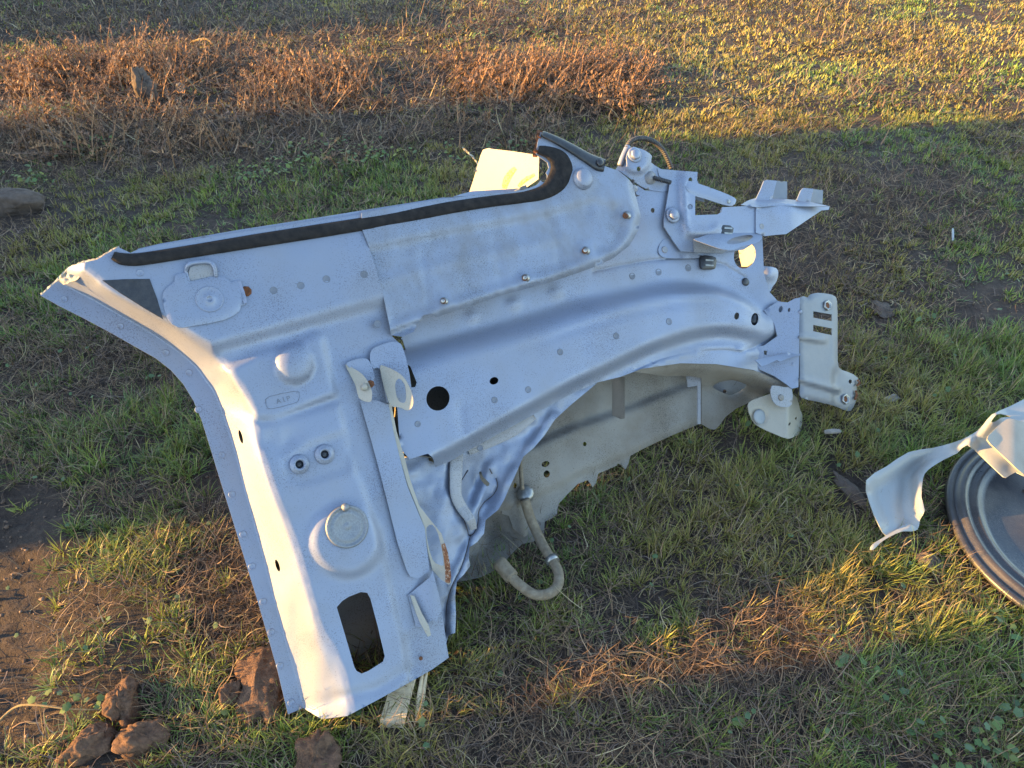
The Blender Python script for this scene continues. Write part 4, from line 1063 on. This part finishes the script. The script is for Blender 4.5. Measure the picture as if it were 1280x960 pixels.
# ------------------------------------------------------------------ clods, stones, chips
def lump(name, px, py, rx, ry, rz, mat, label, cat, group=None, seed=0, rot=0.0, sub=26, rough=0.40, sink=0.5):
    r = np.random.default_rng(seed)
    c = G(px, py)
    o_ = r.uniform(0, 50, 3)
    facets = r.normal(0, 1, (7, 3)); facets /= np.linalg.norm(facets, axis=1)[:, None]
    V, F = [], []
    nu, nv = sub * 2, sub
    for i in range(nv + 1):
        th = math.pi * i / nv
        for j in range(nu):
            ph_ = 2 * math.pi * j / nu
            d = np.array([math.sin(th) * math.cos(ph_), math.sin(th) * math.sin(ph_), math.cos(th)])
            q = d * 1.6 + o_
            q3 = Vector(d * 1.3 + o_)
            k = 1 + rough * (mnoise.noise(q3) * 0.8 + mnoise.fractal(q3 * 2.7, 0.9, 2.1, 5) * 0.5)
            cut = min(1.0, 0.70 / max(1e-3, max(d @ a_ for a_ in facets)))
            p = d * cut * 1.12 * k * np.array([rx, ry, rz])
            cs, sn = math.cos(rot), math.sin(rot)
            V.append((c[0] + p[0] * cs - p[1] * sn, c[1] + p[0] * sn + p[1] * cs, tz(c[0], c[1]) + rz * (1 - sink) + p[2]))
    for i in range(nv):
        for j in range(nu):
            k = (j + 1) % nu
            F.append((i * nu + j, (i + 1) * nu + j, (i + 1) * nu + k, i * nu + k))
    o = link_mesh(name, V, F, mat, None, True)
    off = Vector((float(c[0]), float(c[1]), 0.0))
    o.data.transform(Matrix.Translation(-off)); o.location = off
    return tag(o, label, cat, group)

lump('earth_clod', 178, 926, 0.055, 0.032, 0.035, M['clod'], 'largest pale brown dry earth clod beside the bare wheel track', 'clod', None, 1, 0.1)
lump('earth_clod', 115, 936, 0.042, 0.030, 0.028, M['clod'], 'flat-topped earth clod between the bare track and the largest clod', 'clod', None, 2, 0.5)
lump('earth_clod', 160, 888, 0.028, 0.040, 0.036, M['clod'], 'upright crumbly earth clod just behind the largest clod', 'clod', None, 3, 0.2, rough=0.5)
lump('earth_clod', 292, 876, 0.020, 0.028, 0.030, M['clod'], 'small orange-brown earth clod beside the reddish slab of soil', 'clod', None, 4, 0.0)
lump('earth_clod', 400, 946, 0.042, 0.045, 0.032, M['clod'], 'round crumbly clod in the grass below the foot of the pillar', 'clod', None, 5, 0.0, rough=0.5)
lump('soil_slab', 325, 852, 0.060, 0.085, 0.028, M['clod'], 'reddish flat slab of soil beside the pillar flange', 'soil slab', None, 6, 0.3)
lump('stone', 14, 263, 0.13, 0.065, 0.05, M['stone'], 'long grey-brown stone in the green grass', 'stone', None, 7, 0.05, rough=0.2)
lump('stone', 186, 128, 0.05, 0.06, 0.11, M['stone'], 'upright brown lump standing among the dead weeds', 'stone', None, 8, 0.2)
lump('stone', 227, 115, 0.022, 0.022, 0.024, M['chip'], 'small pale round stone among the dead weeds', 'stone', None, 9)
lump('stone', 1066, 612, 0.020, 0.062, 0.012, M['stone'], 'flat brown stone in grass beside the folded foot of the white scrap panel', 'stone', None, 10, 0.35)
lump('stone', 1160, 702, 0.027, 0.020, 0.016, M['stone'], 'brown pebble between the scrap panel foot and the round cover', 'stone', None, 11, -0.5)
lump('stone', 1128, 676, 0.026, 0.018, 0.016, M['stone'], 'dark pebble tucked under the folded foot of the white scrap panel', 'stone', None, 12)
lump('stone', 1117, 494, 0.024, 0.012, 0.010, M['chip'], 'pale flat chip of stone beyond the radiator bracket', 'stone', None, 13, 0.4)
lump('stone', 1103, 384, 0.030, 0.040, 0.010, M['stone'], 'dark flat stone sunk in the shaded turf', 'stone', None, 14)
def chip(px, py, l, w, ang, mat, label, cat, name):
    c = G(px, py); z = tz(c[0], c[1]) + 0.03
    d = np.array([math.cos(ang), math.sin(ang), 0.08]); s = np.array([-d[1], d[0], 0])
    V, F = [], []
    for i in range(5):
        t = i / 4 - 0.5
        for j in (-1, 1):
            for k in (0, 1):
                V.append(np.array([0, 0, z]) + d * l * t + s * j * w * (1 - 1.2 * t * t) + np.array([0, 0, k * 0.005 + 0.008 * (0.25 - t * t)]))
    for i in range(4):
        a = i * 4; b = a + 4
        F += [(a, b, b + 2, a + 2), (a + 1, a + 3, b + 3, b + 1), (a, a + 1, b + 1, b), (a + 2, b + 2, b + 3, a + 3)]
    F += [(0, 2, 3, 1), (16, 17, 19, 18)]
    o = link_mesh(name, V, F, mat, None, False)
    o.location = (float(c[0]), float(c[1]), 0.0)
    return tag(o, label, cat)
chip(1038, 546, 0.042, 0.007, 0.0, M['chip'], 'pale splinter lying in grass below the radiator bracket', 'splinter', 'wood_chip')
chip(1187, 302, 0.075, 0.0035, 1.2, M['white'], 'thin white plastic sliver in the far shaded grass', 'sliver', 'plastic_sliver')

def straw(px_pts, r, mat, label, cat, name, lift=0.035):
    P = []
    for k, (x, y) in enumerate(px_pts):
        g = G(x, y); s_ = k / (len(px_pts) - 1)
        P.append((g[0], g[1], tz(g[0], g[1]) + 0.02 + lift * math.sin(math.pi * s_)))
    P = np.array(P)
    o = tube(name, P, [r, r * 0.9, r * 0.4], mat, None, 6, 5)
    off = Vector(P[0]); o.data.transform(Matrix.Translation(-off)); o.location = off
    return tag(o, label, cat)
straw([(795, 852), (815, 853), (835, 866), (853, 886)], 0.0018, M['straw'], 'bright curved dry straw lying on the dark dead stems', 'straw', 'dry_straw', 0.02)
straw([(-8, 912), (22, 893), (50, 892), (100, 897), (150, 892)], 0.0026, M['straw'], 'pale trailing dry straw arching out of the bare track', 'straw', 'dry_straw', 0.015)
straw([(240, 58), (262, 62), (275, 68)], 0.007, M['straw'], 'thick pale dry stalk lying on the sunlit dead weeds', 'stalk', 'dry_stalk', 0.03)
straw([(775, 822), (800, 820), (822, 826)], 0.0013, M['straw'], 'short thin straw just behind the bright curved one', 'straw', 'dry_straw', 0.01)

# ------------------------------------------------------------------ unseen board fences on the left, added only to shade the ground
FX = -5.0
def fence(name, y0, y1, h, label, seed):  # invented shadow caster, sized for the shade it throws
    r = random.Random(seed)
    f = empty(name, (FX, y0, 0.0), label, 'added shade caster')
    n = max(1, round((y1 - y0) / 0.145))
    w = (y1 - y0) / n
    shared = None
    for i in range(n):
        y = y0 + i * w
        bh = h + r.uniform(-0.02, 0.02)
        V = [(FX + a, y + b, z) for z in (0.02, bh) for a, b in ((0, 0), (0.022, 0), (0.022, w - 0.001), (0, w - 0.001))]
        link_mesh('board', V, [(3, 2, 1, 0), (4, 5, 6, 7), (0, 1, 5, 4), (1, 2, 6, 5), (2, 3, 7, 6), (3, 0, 4, 7)], M['board'], f, False)
    for y in (y0 + 0.3, y1 - 0.4):
        V = [(FX + a, y + b, z) for z in (-0.2, h - 0.05) for a, b in ((-0.095, 0), (-0.003, 0), (-0.003, 0.09), (-0.095, 0.09))]
        link_mesh('post', V, [(3, 2, 1, 0), (4, 5, 6, 7), (0, 1, 5, 4), (1, 2, 6, 5), (2, 3, 7, 6), (3, 0, 4, 7)], M['board'], f, False)
    return f
fence('shade_fence', -4.0, -0.09, 1.45, 'unseen board fence added to shade the near grass', 1)
fence('shade_fence', 0.47, 1.07, 1.50, 'narrow unseen board fence added for the shade at the edge of the gap', 2)
fence('shade_fence', 1.07, 2.35, 1.70, 'tall unseen board fence added to shade the ground beyond the body section', 5)
fence('shade_fence', 2.35, 2.96, 1.22, 'short unseen board fence added for a shorter shadow beside the tall one', 4)
fence('shade_fence', 4.16, 8.5, 1.00, 'low unseen board fence added to shade the ground behind the dead weeds', 3)

# ------------------------------------------------------------------ plants
def ribbons(base, az, length, width, lean, curl, seg, twist=None):
    """tapered curved blades: base (n,3); returns vertices (n, 2*seg+1, 3)"""
    n = len(base)
    t = np.linspace(0, 1, seg + 1)
    ang = lean[:, None] + curl[:, None] * t[None, :]            # angle away from vertical
    st = length[:, None] / seg
    hx = np.concatenate([np.zeros((n, 1)), np.cumsum(np.sin(ang[:, :-1]) * st, 1)], 1)
    hz_ = np.concatenate([np.zeros((n, 1)), np.cumsum(np.cos(ang[:, :-1]) * st, 1)], 1)
    if twist is not None:
        azs = az[:, None] + twist[:, None] * t[None, :]
        dx = np.diff(hx, axis=1)
        cx = np.concatenate([np.zeros((n, 1)), np.cumsum(dx * np.cos(azs[:, :-1]), 1)], 1)
        cy = np.concatenate([np.zeros((n, 1)), np.cumsum(dx * np.sin(azs[:, :-1]), 1)], 1)
    else:
        azs = np.repeat(az[:, None], seg + 1, 1)
        cx = hx * np.cos(az)[:, None]; cy = hx * np.sin(az)[:, None]
    S = base[:, None, :] + np.stack([cx, cy, hz_], -1)
    floor = base[:, 2:3] - 0.004 + 0.006 * t[None, :]
    S[:, :, 2] = np.maximum(S[:, :, 2], floor)
    wv = np.stack([-np.sin(azs), np.cos(azs), np.zeros_like(azs)], -1)
    prof = width[:, None] * (1 - t[None, :] ** 1.7) * 0.5
    Lf = S + wv * prof[..., None]; Rt = S - wv * prof[..., None]
    out = np.empty((n, 2 * seg + 1, 3))
    out[:, 0:2 * seg:2] = Lf[:, :-1]; out[:, 1:2 * seg:2] = Rt[:, :-1]; out[:, 2 * seg] = S[:, -1]
    return out

def ribbon_faces(seg):
    f = []
    for i in range(seg - 1):
        a = 2 * i
        f += [(a, a + 1, a + 3), (a, a + 3, a + 2)]
    a = 2 * (seg - 1)
    f.append((a, a + 1, a + 2))
    return np.array(f)

def tri_mesh(name, chunks, mat):
    """chunks: list of (verts (n,k,3), local faces, colours (n,3))"""
    VS, FS, CS, off = [], [], [], 0
    gain = {'grass': 1.15, 'dead_stems': 1.2, 'plumed_weeds': 1.1}.get(name, 1.0)   # even brightness gain on each mesh's colours
    for V, F, C in chunks:
        n, k, _ = V.shape
        VS.append(V.reshape(-1, 3))
        FS.append((F[None] + (np.arange(n) * k)[:, None, None] + off).reshape(-1, 3))
        CS.append(np.repeat(C * gain, k, 0))
        off += n * k
    V = np.concatenate(VS); F = np.concatenate(FS); C = np.concatenate(CS)
    me = bpy.data.meshes.new(name)
    me.vertices.add(len(V)); me.vertices.foreach_set('co', V.astype(np.float32).ravel())
    me.loops.add(F.size); me.loops.foreach_set('vertex_index', F.astype(np.int32).ravel())
    me.polygons.add(len(F)); me.polygons.foreach_set('loop_start', (np.arange(len(F)) * 3).astype(np.int32))
    me.polygons.foreach_set('use_smooth', np.ones(len(F), bool))
    me.update(calc_edges=True)
    a = me.color_attributes.new('tint', 'FLOAT_COLOR', 'POINT')
    a.data.foreach_set('color', np.c_[C, np.ones(len(C))].astype(np.float32).ravel())
    me.materials.append(mat)
    o = bpy.data.objects.new(name, me)
    COL.objects.link(o)
    return o, len(F)

def patch_mask(x, y, blobs):
    """soft union of ellipses given in traced points: (px, py, rx m, ry m, strength)"""
    m = np.zeros_like(x)
    for (px, py, rx, ry, s) in blobs:
        c = G(px, py)
        d = np.sqrt(((x - c[0]) / rx) ** 2 + ((y - c[1]) / ry) ** 2) + (fbm(x, y, 3.0, 3) - 0.5) * 0.9
        m = np.maximum(m, s * sstep(1.15, 0.7, d))
    return m
def patchy(x, y, k=1.0):
    return sstep(0.42, 0.60, fbm(x + 5, y + 63, 3.5 * k, 3))
DEAD = [(60, 110, 0.9, 0.55, 1), (250, 110, 0.8, 0.6, 1), (420, 120, 0.8, 0.55, 1), (560, 105, 0.7, 0.5, 1), (700, 95, 0.6, 0.42, 1), (120, 180, 0.8, 0.3, 0.9), (330, 165, 0.8, 0.35, 0.9), (500, 155, 0.6, 0.3, 0.9), (620, 150, 0.5, 0.3, 0.8), (160, 20, 1.6, 0.6, 0.75), (520, 30, 1.2, 0.5, 0.6),
        (980, 320, 0.22, 0.22, 1), (940, 760, 0.16, 0.10, 0.95), (960, 830, 0.22, 0.10, 1), (700, 860, 0.17, 0.14, 0.95), (880, 930, 0.2, 0.1, 0.9), (250, 700, 0.17, 0.16, 0.95), (300, 780, 0.14, 0.14, 0.9), (170, 630, 0.18, 0.06, 0.7),
        (640, 930, 0.18, 0.08, 0.85), (1180, 890, 0.2, 0.12, 0.75), (60, 480, 0.26, 0.2, 0.7), (110, 470, 0.2, 0.25, 0.8), (1120, 250, 0.5, 0.3, 0.5), (1080, 440, 0.25, 0.12, 0.5), (230, 880, 0.12, 0.08, 0.5), (1130, 640, 0.15, 0.15, 0.4), (820, 640, 0.12, 0.1, 0.4)]
LUSH = [(1200, 450, 0.4, 0.22, 1), (1160, 540, 0.3, 0.15, 1), (900, 600, 0.25, 0.15, 0.9), (830, 640, 0.2, 0.15, 0.8), (200, 540, 0.35, 0.15, 0.9), (60, 340, 0.5, 0.25, 0.7), (1020, 700, 0.3, 0.12, 0.9), (260, 870, 0.15, 0.12, 0.9), (200, 690, 0.12, 0.15, 0.7), (560, 800, 0.15, 0.2, 0.8),
        (1180, 860, 0.25, 0.10, 0.8), (1240, 820, 0.2, 0.12, 0.9), (420, 240, 0.7, 0.3, 0.6), (800, 560, 0.2, 0.12, 0.9), (780, 900, 0.2, 0.08, 0.6), (450, 930, 0.2, 0.06, 0.8)]
def bare_mask(x, y):
    return np.clip(patch_mask(x, y, [(0, 680, 0.14, 0.22, 1), (5, 800, 0.13, 0.18, 1), (20, 900, 0.10, 0.1, 0.8), (-90, 760, 0.22, 0.3, 1), (1250, 392, 0.16, 0.06, 1), (1110, 410, 0.06, 0.1, 0.8), (30, 150, 0.2, 0.1, 0.3)]) + 0.0, 0, 1)

AX = np.array([G(x, y)[:2] for x, y in ((360, 893), (434, 897))])
def blocked(x, y):
    """no plants through the dish, the clods or the metal that stands on the ground"""
    b = np.hypot(x - DISH_C[0], y - DISH_C[1]) < DISH_R + 0.004
    for ob in bpy.data.objects:
        if ob.name.startswith(('earth_clod', 'stone', 'soil_slab', 'wood_stake')) and ob.parent is None:
            r = 0.030 if ob.name.startswith('wood') else max(ob.dimensions.x, ob.dimensions.y) * 0.36
            b |= np.hypot(x - ob.location.x, y - ob.location.y) < r
    return b

def scatter(n, y0, y1, power=1.0, margin=0.7):
    """random ground points inside the camera's footprint widened by a margin"""
    y = y0 + (y1 - y0) * RNG.random(n) ** power
    depth = y * math.cos(PITCH) + CAM_H * math.sin(PITCH)
    hw = depth * 0.665 + margin
    x = (RNG.random(n) * 2 - 1) * hw
    return x, y

bpy.context.view_layer.update()
def col_mix(cs, w):
    cs = np.array(cs)
    return cs[RNG.choice(len(cs), size=w, p=None)]

GREEN = np.array([(0.120, 0.170, 0.032), (0.155, 0.200, 0.038), (0.095, 0.150, 0.036), (0.190, 0.210, 0.044), (0.120, 0.175, 0.060)])
YELL = np.array([(0.22, 0.195, 0.048), (0.25, 0.20, 0.060), (0.19, 0.185, 0.045), (0.20, 0.15, 0.06)])
STRAW = np.array([(0.30, 0.23, 0.12), (0.24, 0.17, 0.09), (0.36, 0.29, 0.17)])
BROWN = np.array([(0.11, 0.070, 0.042), (0.145, 0.092, 0.056), (0.080, 0.052, 0.038), (0.17, 0.118, 0.076), (0.115, 0.082, 0.066)])

def grass_chunk(ntuft, y0, y1, blades, lmin, lmax, wmin, wmax, seg, power=1.0, margin=0.7, spread=0.035, rosette=0.0):
    x, y = scatter(ntuft, y0, y1, power, margin)
    dead = patch_mask(x, y, DEAD); lush = patch_mask(x, y, LUSH); bare = bare_mask(x, y)
    nz = fbm(x + 31, y + 7, 2.3, 4)
    dens = np.clip(0.32 + 2.2 * (nz - 0.36), 0.22, 1) * (1 - 0.85 * dead) * (1 - 0.96 * bare) + 0.6 * lush * (1 - bare)
    keep = RNG.random(ntuft) < dens
    x, y, lush, nz, dead = x[keep], y[keep], lush[keep], nz[keep], dead[keep]
    hue = fbm(x + 3, y + 90, 1.7, 3)
    n = len(x)
    k = RNG.integers(max(2, blades // 2), blades + 1, n)
    idx = np.repeat(np.arange(n), k)
    m = len(idx)
    r = np.abs(RNG.normal(0, spread, m)); a = RNG.random(m) * 2 * math.pi
    bx = x[idx] + r * np.cos(a); by = y[idx] + r * np.sin(a)
    ok = ~blocked(bx, by)
    idx, a, bx, by = idx[ok], a[ok], bx[ok], by[ok]; m = len(idx)
    size = (0.75 + 0.5 * RNG.random(n))[idx] * (0.85 + 0.35 * lush[idx])
    L = RNG.uniform(lmin, lmax, m) * size
    W = RNG.uniform(wmin, wmax, m)
    lean = np.abs(RNG.normal(0.35 + 0.5 * rosette, 0.3 + 0.2 * rosette, m)); curl = RNG.normal(0.9, 0.5, m) * (1 - 0.5 * rosette)
    base = np.stack([bx, by, terrain(bx, by) - 0.003], -1)
    V = ribbons(base, a + RNG.normal(0, 0.45, m), L, W, lean, curl, seg, RNG.normal(0, 0.5, m))
    C = GREEN[RNG.integers(0, len(GREEN), n)][idx] * RNG.uniform(0.8, 1.25, (m, 1)) * RNG.uniform(0.7, 1.3, n)[idx][:, None]
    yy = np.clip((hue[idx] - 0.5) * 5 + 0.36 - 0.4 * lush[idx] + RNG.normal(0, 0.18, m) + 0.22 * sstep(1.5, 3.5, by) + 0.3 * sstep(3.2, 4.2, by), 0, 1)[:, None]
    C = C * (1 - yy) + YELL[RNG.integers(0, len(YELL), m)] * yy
    C = C * (1 + 0.45 * sstep(3.2, 4.2, by))[:, None] * np.array([1.0, 0.98, 0.95])  # far band brightened in the blade colour to look sunlit
    st = RNG.random(m) < 0.14
    C[st] = STRAW[RNG.integers(0, len(STRAW), st.sum())] * RNG.uniform(0.6, 1.1, (st.sum(), 1))
    return V, ribbon_faces(seg), C

def stem_chunk(n, y0, y1, lmin, lmax, wmin, wmax, seg, power=1.0, flat=1.25, base_d=0.55, only=None, up=0.0, margin=0.7):
    x, y = scatter(n, y0, y1, power, margin)
    dead = patch_mask(x, y, DEAD if only is None else only); bare = bare_mask(x, y)
    nz = fbm(x + 70, y + 20, 2.6, 4)
    dens = np.clip(dead * 1.1 + base_d * sstep(0.35, 0.65, nz) + (0.05 if only is None else 0), 0, 1) * (1 - 0.9 * bare)
    keep = (RNG.random(n) < dens) & ~blocked(x, y)
    x, y = x[keep], y[keep]; m = len(x)
    L = RNG.uniform(lmin, lmax, m); W = RNG.uniform(wmin, wmax, m)
    lean = np.clip(RNG.normal(flat, 0.35, m), 0.1, 1.7); curl = RNG.normal(0.25, 0.7, m)
    base = np.stack([x, y, terrain(x, y) + RNG.random(m) * 0.02 + up * RNG.random(m)], -1)
    V = ribbons(base, RNG.random(m) * 2 * math.pi, L, W, lean, curl, seg, RNG.normal(0, 1.6, m))
    C = BROWN[RNG.integers(0, len(BROWN), m)] * RNG.choice([0.45, 0.7, 1.0, 1.4], (m, 1))
    s = RNG.random(m) < 0.06
    C[s] = STRAW[RNG.integers(0, len(STRAW), s.sum())] * RNG.uniform(0.5, 1.0, (s.sum(), 1))
    return V, ribbon_faces(seg), C

G1 = grass_chunk(7200, 0.25, 1.9, 32, 0.024, 0.064, 0.0015, 0.0032, 4, spread=0.013, rosette=0.25)
G2 = grass_chunk(13500, 1.8, 3.6, 18, 0.016, 0.044, 0.0024, 0.0048, 3, margin=0.6, spread=0.015, rosette=0.45)
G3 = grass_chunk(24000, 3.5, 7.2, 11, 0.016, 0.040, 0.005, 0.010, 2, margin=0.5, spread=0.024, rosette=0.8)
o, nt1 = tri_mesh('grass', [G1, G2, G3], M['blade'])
tag(o, 'short patchy green and yellowing grass covering the ground', 'grass', kind='stuff')
S1 = stem_chunk(86000, 0.25, 1.9, 0.03, 0.10, 0.0010, 0.0024, 5, base_d=0.6)
S2 = stem_chunk(56000, 1.8, 3.5, 0.03, 0.10, 0.0015, 0.0032, 4, base_d=0.7)
S3 = stem_chunk(56000, 3.1, 7.0, 0.05, 0.15, 0.0035, 0.007, 4, flat=1.25)
o, nt2 = tri_mesh('dead_stems', [S1, S2, S3], M['stem'])
tag(o, 'tangled dry brown weed stems lying in the grass', 'dead weeds', kind='stuff')

# plumed dead weeds in the sunlit band: arching stems with rough seed heads
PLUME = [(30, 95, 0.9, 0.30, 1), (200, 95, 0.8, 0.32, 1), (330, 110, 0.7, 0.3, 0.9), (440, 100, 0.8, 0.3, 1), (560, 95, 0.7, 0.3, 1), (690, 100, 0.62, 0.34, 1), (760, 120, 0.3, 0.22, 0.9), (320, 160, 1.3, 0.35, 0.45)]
def plumes(n):
    x, y = scatter(n, 3.0, 5.6, 1.0, 0.4)
    cl = fbm(x + 11, y + 44, 2.2, 3)
    m_ = patch_mask(x, y, PLUME) * sstep(0.36, 0.56, cl)
    k = RNG.random(n) < m_
    x, y, cl = x[k], y[k], cl[k]; n = len(x)
    az = fbm(x, y, 1.6, 2) * 14 + RNG.normal(0, 0.8, n); L = RNG.uniform(0.07, 0.24, n) * (0.5 + cl)
    lean = np.clip(RNG.normal(1.0, 0.35, n), 0.1, 1.5); curl = RNG.uniform(-0.3, 1.0, n)
    base = np.stack([x, y, terrain(x, y)], -1)
    V = ribbons(base, az, L, RNG.uniform(0.004, 0.007, n), lean, curl, 5)
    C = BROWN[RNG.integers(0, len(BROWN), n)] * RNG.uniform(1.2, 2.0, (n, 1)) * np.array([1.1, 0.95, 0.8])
    out = [(V, ribbon_faces(5), C)]
    # seed bracts along the outer 60 %
    q = 16
    spine = 0.5 * (V[:, 0:10:2] + V[:, 1:10:2])
    spine = np.concatenate([spine, V[:, 10:11]], 1)
    t = RNG.uniform(1.8, 5, (n, q))
    i0 = np.minimum(t.astype(int), 4); fr = (t - i0)[..., None]
    rows = np.arange(n)[:, None]
    P = spine[rows, i0] * (1 - fr) + spine[rows, i0 + 1] * fr
    P = P.reshape(-1, 3); mm = len(P)
    B = ribbons(P, RNG.random(mm) * 6.283, RNG.uniform(0.010, 0.024, mm), RNG.uniform(0.004, 0.008, mm), RNG.uniform(0.2, 1.6, mm), RNG.normal(0, 0.5, mm), 2)
    out.append((B, ribbon_faces(2), np.repeat(C, q, 0) * RNG.uniform(0.8, 1.25, (mm, 1))))
    return out
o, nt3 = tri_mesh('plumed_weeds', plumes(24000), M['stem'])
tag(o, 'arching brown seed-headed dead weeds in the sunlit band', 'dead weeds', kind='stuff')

# broad-leaved ground cover: small lobed leaves on short stalks
def leaf_fan(n_l, centres, rr, cols, zoff=0.02):
    """lobed round leaves, 10 rim points; centres (n,2)"""
    n = len(centres)
    k = 15
    th = np.linspace(0, 2 * math.pi, k, endpoint=False)
    rad = 1 + 0.13 * np.cos(5 * th + 0.4) - 0.35 * np.exp(-((th - math.pi) / 0.3) ** 2)
    az = RNG.random(n) * 6.283
    tl = RNG.normal(0, 0.35, (n, 2))
    X = rr[:, None] * rad * np.cos(th + az[:, None]); Y = rr[:, None] * rad * np.sin(th + az[:, None])
    Z = X * tl[:, :1] + Y * tl[:, 1:] - 0.15 * (X ** 2 + Y ** 2) / rr[:, None] + 0
    c = np.stack([centres[:, 0], centres[:, 1], terrain(centres[:, 0], centres[:, 1]) + zoff + RNG.random(n) * 0.025], -1)
    V = np.concatenate([c[:, None] + np.array([0, 0, 0.0]), c[:, None] + np.stack([X, Y, Z], -1)], 1)
    F = np.array([(0, 1 + i, 1 + (i + 1) % k) for i in range(k)])
    return V, F, cols
def leaf_patch(blobs, n, r0, r1):
    x, y = scatter(n, 0.3, 5.5)
    k = (RNG.random(n) < patch_mask(x, y, blobs) * patchy(x, y, 1.6)) & ~blocked(x, y)
    x, y = x[k], y[k]; n = len(x)
    cols = np.array([(0.075, 0.135, 0.05), (0.10, 0.155, 0.05), (0.085, 0.13, 0.065), (0.14, 0.17, 0.05)])[RNG.integers(0, 4, n)] * RNG.uniform(0.8, 1.25, (n, 1))
    return leaf_fan(n, np.stack([x, y], -1), RNG.uniform(r0, r1, n), cols)
CLOV = [(1220, 860, 0.16, 0.09, 0.9), (1240, 915, 0.16, 0.07, 0.9), (1190, 940, 0.10, 0.06, 0.9), (1060, 840, 0.05, 0.03, 0.4), (1110, 860, 0.06, 0.03, 0.5), (950, 910, 0.05, 0.03, 0.6), (1270, 800, 0.07, 0.06, 0.5), (90, 885, 0.08, 0.03, 0.4)]
GREYL = [(45, 140, 0.25, 0.14, 0.9), (110, 190, 0.12, 0.10, 0.8), (60, 225, 0.2, 0.1, 0.6), (420, 190, 0.4, 0.14, 0.5), (350, 220, 0.4, 0.14, 0.4), (640, 40, 0.5, 0.4, 0.5), (480, 60, 0.3, 0.2, 0.3), (590, 190, 0.3, 0.12, 0.5), (620, 25, 0.6, 0.4, 0.5)]
c1 = leaf_patch(CLOV, 60000, 0.005, 0.0095)
c2 = leaf_patch(GREYL, 75000, 0.004, 0.010)
c2 = (c2[0], c2[1], c2[2] * np.array([1.35, 1.2, 1.0]))
x, y = scatter(5200, 0.3, 2.2)
k = ~blocked(x, y) & (RNG.random(len(x)) < 0.05)
x, y = x[k], y[k]
c3 = leaf_fan(len(x), np.stack([x, y], -1), RNG.uniform(0.004, 0.008, len(x)), np.array([(0.085, 0.13, 0.055)]) * RNG.uniform(0.8, 1.3, (len(x), 1)))
o, nt4 = tri_mesh('broad_leaved_weeds', [c1, c2, c3], M['leaf'])
tag(o, 'small lobed green leaves of low ground cover', 'weeds', kind='stuff')

# crumbs of soil scattered over the bare ground
def crumbs(n):
    x, y = scatter(n, 0.25, 3.0, 1.0)
    b = 0.22 * bare_mask(x, y) + 0.10 * sstep(0.4, 0.6, fbm(x, y, 4, 3))
    k = (RNG.random(n) < b) & ~blocked(x, y)
    x, y = x[k], y[k]; n = len(x)
    r = RNG.uniform(0.002, 0.006, n) * (0.6 + 0.8 * RNG.random(n) ** 3)
    oct_ = np.array([(1, 0, 0), (0, 1, 0), (-1, 0, 0), (0, -1, 0), (0, 0, 0.8), (0, 0, -0.8)], float)
    V = np.stack([x, y, terrain(x, y) + 0.002], -1)[:, None] + oct_[None] * r[:, None, None] * RNG.uniform(0.6, 1.4, (n, 6, 1))
    F = np.array([(0, 1, 4), (1, 2, 4), (2, 3, 4), (3, 0, 4), (1, 0, 5), (2, 1, 5), (3, 2, 5), (0, 3, 5)])
    C = np.array([(0.14, 0.095, 0.07)]) * RNG.uniform(0.7, 1.5, (n, 1))
    return V, F, C
o, nt5 = tri_mesh('soil_crumbs', [crumbs(60000)], M['stem'])
tag(o, 'loose crumbs of dry soil', 'soil', kind='stuff')
print('triangles', nt1, nt2, nt3, nt4, nt5)
